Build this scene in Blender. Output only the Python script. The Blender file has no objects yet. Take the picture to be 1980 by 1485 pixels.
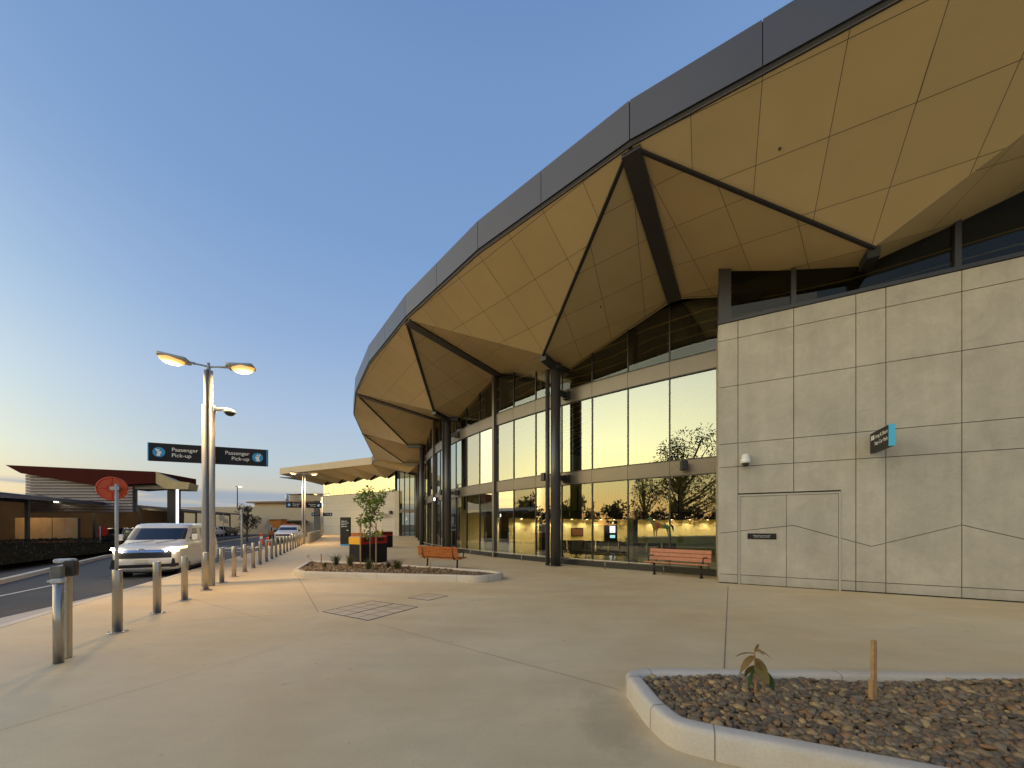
import bpy, bmesh, math, random
from mathutils import Vector, Matrix
random.seed(7)
S = bpy.context.scene
C = S.collection
R = math.radians
F, Y0, H = 690.0, 1014.0, 1.6           # focal length in photo pixels, horizon row, eye height

# ------------------------------------------------------------------ helpers
def at(x, y, z=0.0):
    """point of the horizontal plane at height z that the photo shows at (x, y)"""
    Y = F*(z-H)/(Y0-y)
    return Vector(((x-990)/F*Y, Y, z))

def perp(u):
    s = Vector(u).cross(Vector((0,0,1)))
    return s.normalized() if s.length > 1e-6 else Vector((1,0,0))

class MB:
    def __init__(s): s.v=[]; s.f=[]; s.m=[]; s.uv=[]; s.sm=[]
    def add(s, vs, fs, mi=0, uv=None, smooth=False):
        n=len(s.v); s.v+= [tuple(p) for p in vs]
        for i,f in enumerate(fs):
            s.f.append([n+k for k in f]); s.m.append(mi); s.sm.append(smooth)
            s.uv.append(uv[i] if uv else [(0,0)]*len(f))
        return s
    def obox(s, c, ux, uy, uz, mi=0):
        c,ux,uy,uz = map(Vector,(c,ux,uy,uz))
        vs=[c+ux*a+uy*b+uz*d for d in (-.5,.5) for b in (-.5,.5) for a in (-.5,.5)]
        return s.add(vs,[(0,2,3,1),(4,5,7,6),(0,1,5,4),(2,6,7,3),(0,4,6,2),(1,3,7,5)],mi)
    def box(s, c, size, rz=0, mi=0):
        a=R(rz); return s.obox(c,(math.cos(a)*size[0],math.sin(a)*size[0],0),(-math.sin(a)*size[1],math.cos(a)*size[1],0),(0,0,size[2]),mi)
    def bbox(s, c, size, b=.01, rz=0, mi=0):
        """box with chamfered edges"""
        bm=bmesh.new(); bmesh.ops.create_cube(bm,size=1)
        bmesh.ops.scale(bm,vec=size,verts=bm.verts)
        bmesh.ops.bevel(bm,geom=bm.edges[:],offset=b,segments=2,profile=.5,affect='EDGES')
        M=Matrix.Translation(Vector(c))@Matrix.Rotation(R(rz),4,'Z')
        bm.verts.ensure_lookup_table()
        s.add([M@v.co for v in bm.verts],[[v.index for v in f.verts] for f in bm.faces],mi,smooth=False); bm.free(); return s
    def beam(s, p0, p1, w, h, mi=0, up=None):
        p0,p1=Vector(p0),Vector(p1); u=p1-p0; sd=perp(u); upv=sd.cross(u.normalized())
        return s.obox((p0+p1)/2,u,sd*w,upv*h,mi)
    def tube(s, p0, p1, r0, r1=None, n=12, mi=0, caps=True):
        p0,p1=Vector(p0),Vector(p1); r1=r0 if r1 is None else r1
        u=(p1-p0).normalized(); a=perp(u); b=u.cross(a)
        vs=[];
        for p,r in ((p0,r0),(p1,r1)):
            for i in range(n):
                t=2*math.pi*i/n; vs.append(p+a*r*math.cos(t)+b*r*math.sin(t))
        s.add(vs,[(i,(i+1)%n,n+(i+1)%n,n+i) for i in range(n)],mi,smooth=True)
        if caps: s.add(vs,[list(range(n))[::-1],list(range(n,2*n))],mi)
        return s
    def pipe(s, pts, rs, n=8, mi=0):
        """smooth tube along a polyline"""
        pts=[Vector(p) for p in pts]
        if not hasattr(rs,'__len__'): rs=[rs]*len(pts)
        vs=[]; a=None
        for i,p in enumerate(pts):
            u=(pts[min(i+1,len(pts)-1)]-pts[max(i-1,0)]).normalized()
            if a is None: a=perp(u)
            a=(a-u*a.dot(u)).normalized(); b=u.cross(a)
            for k in range(n):
                t=2*math.pi*k/n; vs.append(p+(a*math.cos(t)+b*math.sin(t))*rs[i])
        fs=[(i*n+k,i*n+(k+1)%n,(i+1)*n+(k+1)%n,(i+1)*n+k) for i in range(len(pts)-1) for k in range(n)]
        s.add(vs,fs,mi,smooth=True)
        s.add(vs[:n],[list(range(n))[::-1]],mi); s.add(vs[-n:],[list(range(n))],mi)
        return s
    def lathe(s, prof, c=(0,0,0), n=20, mi=0):
        c=Vector(c); vs=[]
        for r,z in prof:
            for i in range(n):
                t=2*math.pi*i/n; vs.append(c+Vector((r*math.cos(t),r*math.sin(t),z)))
        fs=[(j*n+i,j*n+(i+1)%n,(j+1)*n+(i+1)%n,(j+1)*n+i) for j in range(len(prof)-1) for i in range(n)]
        s.add(vs,fs,mi,smooth=True); m=len(prof)-1
        s.add(vs,[list(range(n))[::-1],list(range(m*n,m*n+n))],mi)
        return s
    def prism(s, pts, z0, z1, mi=0):
        """vertical prism over a plan polygon"""
        n=len(pts); vs=[(p[0],p[1],z0) for p in pts]+[(p[0],p[1],z1) for p in pts]
        return s.add(vs,[list(range(n))[::-1],list(range(n,2*n))]+[(i,(i+1)%n,n+(i+1)%n,n+i) for i in range(n)],mi)
    def slab(s, pts, o, ux, uz, n, th, mi=0):
        """polygon (a, b) in the plane o + a ux + b uz, extruded back along -n by th"""
        o,ux,uz,n=map(Vector,(o,ux,uz,n)); k=len(pts)
        vs=[o+ux*a+uz*b for a,b in pts]; vs+= [p-n*th for p in vs]
        return s.add(vs,[list(range(k)),list(range(k,2*k))[::-1]]+[(i,k+i,k+(i+1)%k,(i+1)%k) for i in range(k)],mi)
    def leaf(s, p, d, w, l, bend=.15, mi=0):
        p=Vector(p); d=Vector(d).normalized(); a=d.cross(Vector((random.uniform(-1,1),random.uniform(-1,1),random.uniform(-1,1)))).normalized(); nn=a.cross(d)
        vs=[p,p+d*l*.5+a*w*.5+nn*bend*w,p+d*l-nn*bend*l,p+d*l*.5-a*w*.5+nn*bend*w]
        return s.add(vs,[(0,1,2,3)],mi)
    def build(s, name, mat, parent=None, local=False):
        me=bpy.data.meshes.new(name); off=Vector((0,0,0))
        if parent is not None and not local:
            off=parent.location if parent.parent is None else parent.location+parent.parent.location
        me.from_pydata([tuple(Vector(p)-off) for p in s.v],[],s.f)
        mats=mat if isinstance(mat,(list,tuple)) else [mat]
        for m in mats: me.materials.append(m)
        me.polygons.foreach_set('material_index',s.m); me.polygons.foreach_set('use_smooth',s.sm)
        if any(any(c!=(0,0) for c in u) for u in s.uv):
            l=me.uv_layers.new(name='UVMap'); k=0
            for u in s.uv:
                for c in u: l.data[k].uv=c; k+=1
        bm=bmesh.new(); bm.from_mesh(me); bmesh.ops.remove_doubles(bm,verts=bm.verts,dist=1e-5) if any(s.sm) else None
        bmesh.ops.recalc_face_normals(bm,faces=bm.faces); bm.to_mesh(me); bm.free()
        o=bpy.data.objects.new(name,me); C.objects.link(o)
        if parent is not None: o.parent=parent
        return o

def tag(o, label=None, cat=None, group=None, kind=None):
    for k,v in (('label',label),('category',cat),('group',group),('kind',kind)):
        if v: o[k]=v
    return o
def thing(name, label, cat, loc=(0,0,0), rz=0, group=None):
    o=bpy.data.objects.new(name,None); C.objects.link(o); o.empty_display_size=.2
    o.location=loc; o.rotation_euler=(0,0,R(rz)); return tag(o,label,cat,group)
def struct(name, mb, mat): return tag(mb.build(name,mat),kind='structure')
def copy_tree(o, parent=None):
    c=o.copy(); C.objects.link(c)
    if parent is not None: c.parent=parent
    for ch in list(o.children): copy_tree(ch,c)
    return c
def text_mesh(txt, size, mat, name, parent, M, align='LEFT', ext=.002):
    cu=bpy.data.curves.new('lettering','FONT'); cu.body=txt; cu.size=size; cu.align_x=align; cu.extrude=ext; cu.space_line=.9
    o=bpy.data.objects.new('lettering',cu); C.objects.link(o)
    me=bpy.data.meshes.new_from_object(o.evaluated_get(bpy.context.evaluated_depsgraph_get()))
    bpy.data.objects.remove(o); bpy.data.curves.remove(cu)
    me.materials.clear(); me.materials.append(mat); me.transform(M); me.name=name
    q=bpy.data.objects.new(name,me); C.objects.link(q); q.parent=parent; return q

# ------------------------------------------------------------------ materials
def mat(name, col, rough=.6, metal=0., spec=.5, noise=0., nscale=4., bump=0., bscale=60., rvar=0., coat=0., emit=None, estr=1.):
    m=bpy.data.materials.new(name); m.use_nodes=True; nt=m.node_tree; b=nt.nodes['Principled BSDF']
    b.inputs['Base Color'].default_value=(*col,1); b.inputs['Roughness'].default_value=rough; b.inputs['Metallic'].default_value=metal
    b.inputs['Specular IOR Level'].default_value=spec; b.inputs['Coat Weight'].default_value=coat; b.inputs['Coat Roughness'].default_value=.08
    if emit: b.inputs['Emission Color'].default_value=(*emit,1); b.inputs['Emission Strength'].default_value=estr
    tc=nt.nodes.new('ShaderNodeTexCoord')
    if noise or rvar:
        n=nt.nodes.new('ShaderNodeTexNoise'); n.inputs['Scale'].default_value=nscale; n.inputs['Detail'].default_value=8; n.inputs['Roughness'].default_value=.62
        nt.links.new(tc.outputs['Object'],n.inputs['Vector'])
        if noise:
            mr=nt.nodes.new('ShaderNodeMapRange'); mr.inputs['From Min'].default_value=.25; mr.inputs['From Max'].default_value=.75
            mr.inputs['To Min'].default_value=1-noise; mr.inputs['To Max'].default_value=1+noise
            nt.links.new(n.outputs['Fac'],mr.inputs['Value'])
            mx=nt.nodes.new('ShaderNodeMix'); mx.data_type='RGBA'; mx.blend_type='MULTIPLY'; mx.inputs[0].default_value=1
            mx.inputs[6].default_value=(*col,1); nt.links.new(mr.outputs[0],mx.inputs[7]); nt.links.new(mx.outputs[2],b.inputs['Base Color'])
        if rvar:
            mr=nt.nodes.new('ShaderNodeMapRange'); mr.inputs['From Min'].default_value=.3; mr.inputs['From Max'].default_value=.7
            mr.inputs['To Min'].default_value=rough-rvar; mr.inputs['To Max'].default_value=rough+rvar
            nt.links.new(n.outputs['Fac'],mr.inputs['Value']); nt.links.new(mr.outputs[0],b.inputs['Roughness'])
    if bump:
        n2=nt.nodes.new('ShaderNodeTexNoise'); n2.inputs['Scale'].default_value=bscale; n2.inputs['Detail'].default_value=5
        nt.links.new(tc.outputs['Object'],n2.inputs['Vector'])
        bp=nt.nodes.new('ShaderNodeBump'); bp.inputs['Strength'].default_value=bump; bp.inputs['Distance'].default_value=.01
        nt.links.new(n2.outputs['Fac'],bp.inputs['Height']); nt.links.new(bp.outputs[0],b.inputs['Normal'])
    return m
def node(nt,t,**kw):
    n=nt.nodes.new(t)
    for k,v in kw.items(): setattr(n,k,v)
    return n
def mathn(nt,op,a,b=None,c=None):
    n=node(nt,'ShaderNodeMath',operation=op)
    for i,x in enumerate((a,b,c)):
        if x is None: continue
        if isinstance(x,(int,float)): n.inputs[i].default_value=x
        else: nt.links.new(x,n.inputs[i])
    return n.outputs[0]
def mixc(nt,fac,a,b,mode='MIX'):
    n=node(nt,'ShaderNodeMix',data_type='RGBA',blend_type=mode)
    for i,x in ((0,fac),(6,a),(7,b)):
        if isinstance(x,(int,float)): n.inputs[i].default_value=x
        elif isinstance(x,tuple): n.inputs[i].default_value=(*x,1) if len(x)==3 else x
        else: nt.links.new(x,n.inputs[i])
    return n.outputs[2]

def concrete_ground(name, col, amt=.16, worn=False):
    """broomed concrete: broad pours, blotches, stains and fine aggregate"""
    m=mat(name,col,.62); nt=m.node_tree; b=nt.nodes['Principled BSDF']; L=nt.links
    tc=node(nt,'ShaderNodeTexCoord')
    def nz(scale,det,rough=.6,vec=None,dist=0):
        n=node(nt,'ShaderNodeTexNoise'); n.inputs['Scale'].default_value=scale; n.inputs['Detail'].default_value=det; n.inputs['Roughness'].default_value=rough; n.inputs['Distortion'].default_value=dist
        L.new(vec or tc.outputs['Object'],n.inputs['Vector']); return n.outputs['Fac']
    mp=node(nt,'ShaderNodeMapping'); mp.inputs['Rotation'].default_value=(0,0,R(-28)); mp.inputs['Scale'].default_value=(.35,1.6,1)
    L.new(tc.outputs['Object'],mp.inputs['Vector'])
    big=nz(.28,5,.55,None,.6); streak=nz(1.1,7,.65,mp.outputs[0],.4); mid=nz(2.7,8,.7); fine=nz(70,4,.7)
    def rng(v,lo,hi,a,bb):
        n=node(nt,'ShaderNodeMapRange'); n.inputs['From Min'].default_value=lo; n.inputs['From Max'].default_value=hi; n.inputs['To Min'].default_value=a; n.inputs['To Max'].default_value=bb
        L.new(v,n.inputs['Value']); return n.outputs[0]
    f=mathn(nt,'MULTIPLY',rng(big,.3,.7,1-amt,1+amt),rng(streak,.3,.7,1-amt*.7,1+amt*.6))
    f=mathn(nt,'MULTIPLY',f,rng(mid,.3,.7,1-amt*.35,1+amt*.35)); f=mathn(nt,'MULTIPLY',f,rng(fine,.25,.75,.9,1.1))
    spots=rng(nz(5.5,3,.5),.70,.76,1,.8); f=mathn(nt,'MULTIPLY',f,spots)
    if worn:                                        # gum spots and the damp patch by the planter nose
        vo=node(nt,'ShaderNodeTexVoronoi'); vo.inputs['Scale'].default_value=1.9; L.new(tc.outputs['Object'],vo.inputs['Vector'])
        f=mathn(nt,'MULTIPLY',f,rng(mathn(nt,'ADD',vo.outputs['Distance'],mathn(nt,'MULTIPLY',fine,.03)),.040,.062,.72,1.))
        v2=node(nt,'ShaderNodeVectorMath',operation='SUBTRACT'); v2.inputs[1].default_value=(.83,2.95,0); L.new(tc.outputs['Object'],v2.inputs[0])
        v3=node(nt,'ShaderNodeVectorMath',operation='MULTIPLY'); v3.inputs[1].default_value=(2.3,1.15,0); L.new(v2.outputs[0],v3.inputs[0])
        v4=node(nt,'ShaderNodeVectorMath',operation='LENGTH'); L.new(v3.outputs[0],v4.inputs[0])
        f=mathn(nt,'MULTIPLY',f,rng(mathn(nt,'ADD',v4.outputs['Value'],mathn(nt,'MULTIPLY',mid,.9)),.75,1.15,.78,1.))
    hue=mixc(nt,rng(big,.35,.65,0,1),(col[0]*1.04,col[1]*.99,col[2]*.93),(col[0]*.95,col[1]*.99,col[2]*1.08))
    L.new(mixc(nt,1.,hue,f,'MULTIPLY'),b.inputs['Base Color'])
    L.new(rng(streak,.3,.7,.5,.75),b.inputs['Roughness'])
    bp=node(nt,'ShaderNodeBump'); bp.inputs['Strength'].default_value=.25; bp.inputs['Distance'].default_value=.004
    L.new(mathn(nt,'ADD',nz(160,3),mathn(nt,'MULTIPLY',streak,1.5)),bp.inputs['Height']); L.new(bp.outputs[0],b.inputs['Normal'])
    return m

def panel_mat():
    """mottled fibre cement: cloudy trowel marks, faint runs, darker towards the foot"""
    m=mat('fibre_cement_panel',(.44,.405,.34),.6); nt=m.node_tree; b=nt.nodes['Principled BSDF']; L=nt.links
    tc=node(nt,'ShaderNodeTexCoord')
    def nz(sc,det,rough,dist=0,vec=None):
        n=node(nt,'ShaderNodeTexNoise'); n.inputs['Scale'].default_value=sc; n.inputs['Detail'].default_value=det; n.inputs['Roughness'].default_value=rough; n.inputs['Distortion'].default_value=dist
        L.new(vec or tc.outputs['Object'],n.inputs['Vector']); return n.outputs['Fac']
    def rng(v,lo,hi,a,bb):
        n=node(nt,'ShaderNodeMapRange'); n.inputs['From Min'].default_value=lo; n.inputs['From Max'].default_value=hi; n.inputs['To Min'].default_value=a; n.inputs['To Max'].default_value=bb
        L.new(v,n.inputs['Value']); return n.outputs[0]
    mp=node(nt,'ShaderNodeMapping'); mp.inputs['Scale'].default_value=(2.2,2.2,.28); L.new(tc.outputs['Object'],mp.inputs['Vector'])
    f=mathn(nt,'MULTIPLY',rng(nz(2.2,9,.68,.7),.32,.68,.90,1.08),rng(nz(.7,3,.5,.3),.35,.65,.93,1.07))
    f=mathn(nt,'MULTIPLY',f,rng(nz(1.6,6,.6,.2,mp.outputs[0]),.35,.7,1.05,.92)); f=mathn(nt,'MULTIPLY',f,rng(nz(9,6,.7,1.2),.3,.7,.94,1.05)); f=mathn(nt,'MULTIPLY',f,rng(nz(120,2,.5),.3,.7,.95,1.05))
    sp=node(nt,'ShaderNodeSeparateXYZ'); L.new(tc.outputs['Object'],sp.inputs[0]); foot=mathn(nt,'ADD',sp.outputs[2],mathn(nt,'MULTIPLY',nz(3.,5,.6),-.35))
    f=mathn(nt,'MULTIPLY',f,rng(foot,-.15,.12,.86,1.))
    L.new(mixc(nt,1.,(.44,.405,.34),f,'MULTIPLY'),b.inputs['Base Color'])
    return m

def soffit_mat():
    m=mat('tan_soffit_panels',(.50,.385,.205),.36,spec=.4,coat=.10); nt=m.node_tree; b=nt.nodes['Principled BSDF']; L=nt.links
    b.inputs['Coat Roughness'].default_value=.12
    uv=node(nt,'ShaderNodeUVMap'); sep=node(nt,'ShaderNodeSeparateXYZ'); L.new(uv.outputs[0],sep.inputs[0])
    def line(v): return mathn(nt,'LESS_THAN',mathn(nt,'PINGPONG',v,.5),.0052)
    ln=mathn(nt,'MAXIMUM',line(sep.outputs[0]),line(sep.outputs[1]))
    wn=node(nt,'ShaderNodeTexWhiteNoise',noise_dimensions='2D')
    fl=node(nt,'ShaderNodeVectorMath',operation='FLOOR'); L.new(uv.outputs[0],fl.inputs[0]); L.new(fl.outputs[0],wn.inputs['Vector'])
    var=mathn(nt,'MULTIPLY_ADD',wn.outputs['Value'],.07,.965)
    tc=node(nt,'ShaderNodeTexCoord'); nz=node(nt,'ShaderNodeTexNoise'); nz.inputs['Scale'].default_value=1.3; nz.inputs['Detail'].default_value=6; L.new(tc.outputs['Object'],nz.inputs['Vector'])
    v2=mathn(nt,'MULTIPLY',var,mathn(nt,'MULTIPLY_ADD',nz.outputs['Fac'],.2,.9))
    col=mixc(nt,1.,(.50,.385,.205),v2,'MULTIPLY')
    L.new(mixc(nt,ln,col,(.10,.075,.04)),b.inputs['Base Color'])
    L.new(mathn(nt,'MULTIPLY_ADD',nz.outputs['Fac'],.2,.25),b.inputs['Roughness'])
    return m

def glass_mat(name, refl, tint, edge=.55):
    m=bpy.data.materials.new(name); m.use_nodes=True; nt=m.node_tree; nt.nodes.remove(nt.nodes['Principled BSDF']); L=nt.links
    out=nt.nodes['Material Output']; tr=node(nt,'ShaderNodeBsdfTransparent'); tr.inputs[0].default_value=(*tint,1)
    gl=node(nt,'ShaderNodeBsdfGlossy'); gl.inputs['Roughness'].default_value=.004; gl.inputs['Color'].default_value=(.84,.875,.81,1)
    lw=node(nt,'ShaderNodeLayerWeight'); lw.inputs['Blend'].default_value=.35
    fac=mathn(nt,'MULTIPLY_ADD',lw.outputs['Fresnel'],edge,refl)
    mx=node(nt,'ShaderNodeMixShader'); L.new(fac,mx.inputs[0]); L.new(tr.outputs[0],mx.inputs[1]); L.new(gl.outputs[0],mx.inputs[2]); L.new(mx.outputs[0],out.inputs[0])
    return m
def lamp_mat():
    """lamp lens: white hot core, the glow around it painted as an amber rim"""
    m=mat('lamp_bowl_painted_glow',(.8,.75,.6),.4); nt=m.node_tree; b=nt.nodes['Principled BSDF']; L=nt.links
    uv=node(nt,'ShaderNodeUVMap'); sp=node(nt,'ShaderNodeSeparateXYZ'); L.new(uv.outputs[0],sp.inputs[0])
    r=node(nt,'ShaderNodeValToRGB'); el=r.color_ramp.elements; el[0].color=(14,12,8.5,1); el[1].color=(.95,.36,.05,1)
    for p,c in ((.52,(9,6.6,3.4)),(.72,(2.4,1.4,.42)),(.87,(1.25,.60,.13))): e=el.new(p); e.color=(*c,1)
    L.new(sp.outputs[0],r.inputs[0]); L.new(r.outputs[0],b.inputs['Emission Color']); b.inputs['Emission Strength'].default_value=1.
    return m
def emis(name,col,st):
    m=mat(name,(.8,.8,.8),.5,emit=col,estr=st); return m
def leaf_mat(name,c1,c2):
    m=mat(name,c1,.55); nt=m.node_tree; b=nt.nodes['Principled BSDF']; L=nt.links
    g=node(nt,'ShaderNodeNewGeometry'); L.new(mixc(nt,g.outputs['Random Per Island'],c1,c2),b.inputs['Base Color'])
    out=nt.nodes['Material Output']; t=node(nt,'ShaderNodeBsdfTranslucent'); L.new(mixc(nt,g.outputs['Random Per Island'],c1,c2),t.inputs[0])
    mx=node(nt,'ShaderNodeMixShader'); mx.inputs[0].default_value=.3; L.new(b.outputs[0],mx.inputs[1]); L.new(t.outputs[0],mx.inputs[2]); L.new(mx.outputs[0],out.inputs[0])
    return m
def pebble_mat(name,cols,dark=.6):
    m=mat(name,cols[0],.55); nt=m.node_tree; b=nt.nodes['Principled BSDF']; L=nt.links
    g=node(nt,'ShaderNodeNewGeometry'); r=node(nt,'ShaderNodeValToRGB'); r.color_ramp.interpolation='LINEAR'
    el=r.color_ramp.elements; el[0].color=(*cols[0],1); el[1].color=(*cols[-1],1)
    for i,c in enumerate(cols[1:-1]): e=el.new((i+1)/(len(cols)-1)); e.color=(*c,1)
    L.new(g.outputs['Random Per Island'],r.inputs[0])
    tc=node(nt,'ShaderNodeTexCoord'); nz=node(nt,'ShaderNodeTexNoise'); nz.inputs['Scale'].default_value=90; L.new(tc.outputs['Object'],nz.inputs['Vector'])
    L.new(mixc(nt,1.,r.outputs[0],mathn(nt,'MULTIPLY_ADD',nz.outputs['Fac'],.5,.75),'MULTIPLY'),b.inputs['Base Color'])
    return m

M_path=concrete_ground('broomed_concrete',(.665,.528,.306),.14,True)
M_gutter=concrete_ground('gutter_concrete',(.42,.39,.34),.12)
M_asph=mat('asphalt',(.055,.055,.06),.8,noise=.25,nscale=2.5,bump=.5,bscale=180)
M_dirt=mat('dry_ground',(.11,.085,.06),.9,noise=.4,nscale=1.5,bump=.8,bscale=20)
M_kerb=concrete_ground('kerb_concrete',(.60,.53,.41),.12)
M_joint=mat('joint_sealant',(.24,.195,.14),.8,noise=.3,nscale=8)
M_panel=panel_mat()
M_dark=mat('dark_powdercoat',(.028,.027,.028),.38,noise=.12,nscale=2,spec=.5)
M_col=mat('column_paint',(.045,.043,.045),.33,rvar=.06,nscale=3,coat=.3)
M_black=mat('black_backing',(.012,.011,.010),.7)
M_fascia=mat('fascia_metal',(.066,.072,.088),.34,metal=.32,noise=.06,nscale=1.2,rvar=.05)
M_wfascia=mat('wing_fascia',(.50,.40,.28),.45,noise=.05,nscale=1)
M_soffit=soffit_mat()
M_band=mat('bronze_transom',(.17,.145,.12),.34,metal=.45,noise=.06,nscale=2)
M_glass2=glass_mat('wing_mirror_glazing',.42,(.5,.5,.4))
M_glass=glass_mat('mirror_tint_glazing',.35,(.60,.62,.47),.30)
M_glow=glass_mat('clear_tint_glazing',.13,(.88,.89,.70),.38)
M_gdark=glass_mat('wall_clerestory_glazing',.03,(.45,.42,.30),.06)
M_gclr=glass_mat('clerestory_glazing',.06,(.62,.58,.42),.13)
M_steel=mat('brushed_stainless',(.50,.46,.40),.34,metal=1.)
M_galv=mat('galvanised_pole',(.46,.46,.44),.5,metal=.25,noise=.08,nscale=5)
M_white=mat('white_paint',(.78,.77,.74),.35,coat=.5)
M_sign=mat('sign_black',(.010,.010,.013),.42,spec=.3)
M_letter=mat('white_lettering',(.80,.80,.78),.5)
M_blue=mat('sign_blue',(.03,.30,.62),.4)
M_cyan=mat('sign_cyan_edge',(.06,.46,.72),.4)
M_red=mat('red_plastic',(.72,.085,.018),.42,noise=.12,nscale=9)
M_wood=mat('orange_timber',(.45,.14,.03),.5,noise=.3,nscale=9,bump=.2,bscale=30)
M_wood2=mat('faded_timber',(.50,.20,.115),.6,noise=.2,nscale=8,bump=.2,bscale=30)
M_iron=mat('black_iron',(.014,.013,.013),.45)
M_carw=mat('white_car_paint',(.72,.71,.67),.25,coat=1.)
M_carg=mat('window_tint',(.012,.014,.017),.06,coat=.5,spec=.8)
M_tyre=mat('tyre_rubber',(.018,.018,.018),.8)
M_rim=mat('alloy_rim',(.4,.4,.4),.3,metal=.9)
M_chrome=mat('chrome_trim',(.5,.55,.68),.12,metal=1.)
M_plastic=mat('black_plastic',(.018,.018,.02),.4)
M_lampw=lamp_mat()
M_head=emis('headlamp_lens',(1.,.74,.36),2.2); M_bulb=emis('headlamp_bulb',(1.,.9,.7),40.)
M_spotw=emis('white_floodlight_lens',(1.,.97,.86),9.)
M_plate=mat('number_plate',(.6,.58,.48),.5,noise=.2,nscale=30)
M_amber=emis('amber_lens',(1.,.30,.02),2.5); M_ambd=mat('amber_bar',(.6,.12,.02),.3)
M_bark=mat('bark',(.20,.15,.10),.85,noise=.35,nscale=12,bump=.5,bscale=40)
M_stake=mat('timber_stake',(.42,.25,.11),.7,noise=.3,nscale=20)
M_leaf=leaf_mat('fresh_leaves',(.085,.17,.015),(.24,.31,.04))
M_leafd=leaf_mat('dark_leaves',(.025,.035,.012),(.06,.07,.02))
M_leafo=leaf_mat('olive_leaves',(.035,.04,.02),(.085,.075,.045))
M_grass=leaf_mat('tuft_blades',(.07,.09,.02),(.17,.15,.05))
M_dry=leaf_mat('dry_leaves',(.20,.11,.03),(.32,.20,.06))
M_peb=pebble_mat('river_pebbles',[(.085,.066,.044),(.17,.115,.060),(.27,.185,.095),(.12,.092,.058),(.30,.155,.06),(.21,.17,.11),(.15,.10,.052),(.46,.31,.13),(.11,.088,.062),(.24,.16,.078)])
M_mulch=pebble_mat('bark_mulch',[(.16,.10,.045),(.30,.19,.08),(.21,.13,.055),(.38,.26,.12),(.12,.075,.035)])
M_yel=mat('yellow_plastic',(.80,.40,.01),.4)
M_redb=mat('red_bin_panel',(.42,.014,.008),.35,coat=.2)
# ------------------------------------------------------------------ camera, sky, sun
cam=bpy.data.cameras.new('camera'); co=bpy.data.objects.new('camera',cam); C.objects.link(co); S.camera=co
co.location=(0,0,H); co.rotation_euler=(R(90),0,0)
cam.sensor_width=36; cam.lens=36*F/1980; cam.shift_y=(Y0-742.5)/1980; cam.clip_end=3000; cam.clip_start=.05
SUN_AZ=R(246); SUN_EL=R(2.0)                  # low in the west, left of and a little behind the viewer
W=bpy.data.worlds.new('World'); S.world=W; W.use_nodes=True; nt=W.node_tree; L=nt.links
bg=nt.nodes['Background']; bg.inputs[1].default_value=.12
sky=node(nt,'ShaderNodeTexSky',sky_type='NISHITA'); sky.sun_disc=False; sky.sun_elevation=SUN_EL; sky.sun_rotation=SUN_AZ
sky.air_density=1.0; sky.dust_density=1.2; sky.ozone_density=1.6
tc=node(nt,'ShaderNodeTexCoord'); sep=node(nt,'ShaderNodeSeparateXYZ'); L.new(tc.outputs['Generated'],sep.inputs[0])
SKYCOL=sky.outputs[0]
def ramp(v,stops):
    r=node(nt,'ShaderNodeValToRGB'); L.new(v,r.inputs[0]); el=r.color_ramp.elements
    el[0].position,el[0].color=stops[0][0],(*stops[0][1],1); el[1].position,el[1].color=stops[-1][0],(*stops[-1][1],1)
    for p,c in stops[1:-1]: e=el.new(p); e.color=(*c,1)
    return r.outputs[0]
zc=mathn(nt,'MAXIMUM',sep.outputs[2],0.)
away=ramp(zc,[(0,(.68,.55,.40)),(.06,(.66,.61,.49)),(.14,(.57,.67,.73)),(.26,(.46,.60,.81)),(.42,(.315,.475,.76)),(.6,(.225,.385,.69)),(.78,(.19,.335,.625)),(1,(.10,.21,.50))])
dusk=ramp(zc,[(0,(3.6,1.6,.36)),(.05,(4.1,2.6,.75)),(.12,(3.7,3.2,1.25)),(.22,(2.75,2.8,1.65)),(.36,(1.7,2.0,1.65)),(.54,(.75,.95,1.1)),(.72,(.24,.40,.68)),(1,(.12,.23,.52))])
hl=mathn(nt,'SQRT',mathn(nt,'MAXIMUM',mathn(nt,'SUBTRACT',1.,mathn(nt,'MULTIPLY',sep.outputs[2],sep.outputs[2])),1e-4))
ca=mathn(nt,'DIVIDE',mathn(nt,'ADD',mathn(nt,'MULTIPLY',sep.outputs[0],math.sin(SUN_AZ)),mathn(nt,'MULTIPLY',sep.outputs[1],math.cos(SUN_AZ))),hl)
wd=mathn(nt,'POWER',mathn(nt,'MAXIMUM',ca,0.),3.4)
grad=mixc(nt,wd,away,dusk)
# thin slate cloud bank low over the horizon
mp=node(nt,'ShaderNodeMapping'); mp.inputs['Scale'].default_value=(2.2,2.2,34.); L.new(tc.outputs['Generated'],mp.inputs['Vector'])
cn=node(nt,'ShaderNodeTexNoise'); cn.inputs['Scale'].default_value=1.; cn.inputs['Detail'].default_value=4; cn.inputs['Roughness'].default_value=.5; L.new(mp.outputs[0],cn.inputs['Vector'])
def mr(v,a,b,c=0.,d=1.,it='SMOOTHSTEP'):
    n=node(nt,'ShaderNodeMapRange',interpolation_type=it); L.new(v,n.inputs['Value'])
    for i,x in zip(('From Min','From Max','To Min','To Max'),(a,b,c,d)): n.inputs[i].default_value=x
    return n.outputs[0]
band=mathn(nt,'MULTIPLY',mr(sep.outputs[2],.082,.066),mr(mathn(nt,'ADD',cn.outputs['Fac'],mr(sep.outputs[2],.01,.06,.16,0.)),.40,.54))
grad=mixc(nt,mathn(nt,'MULTIPLY',mathn(nt,'MULTIPLY',band,.85),mr(ca,.95,.6)),grad,(.34,.43,.56))
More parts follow.
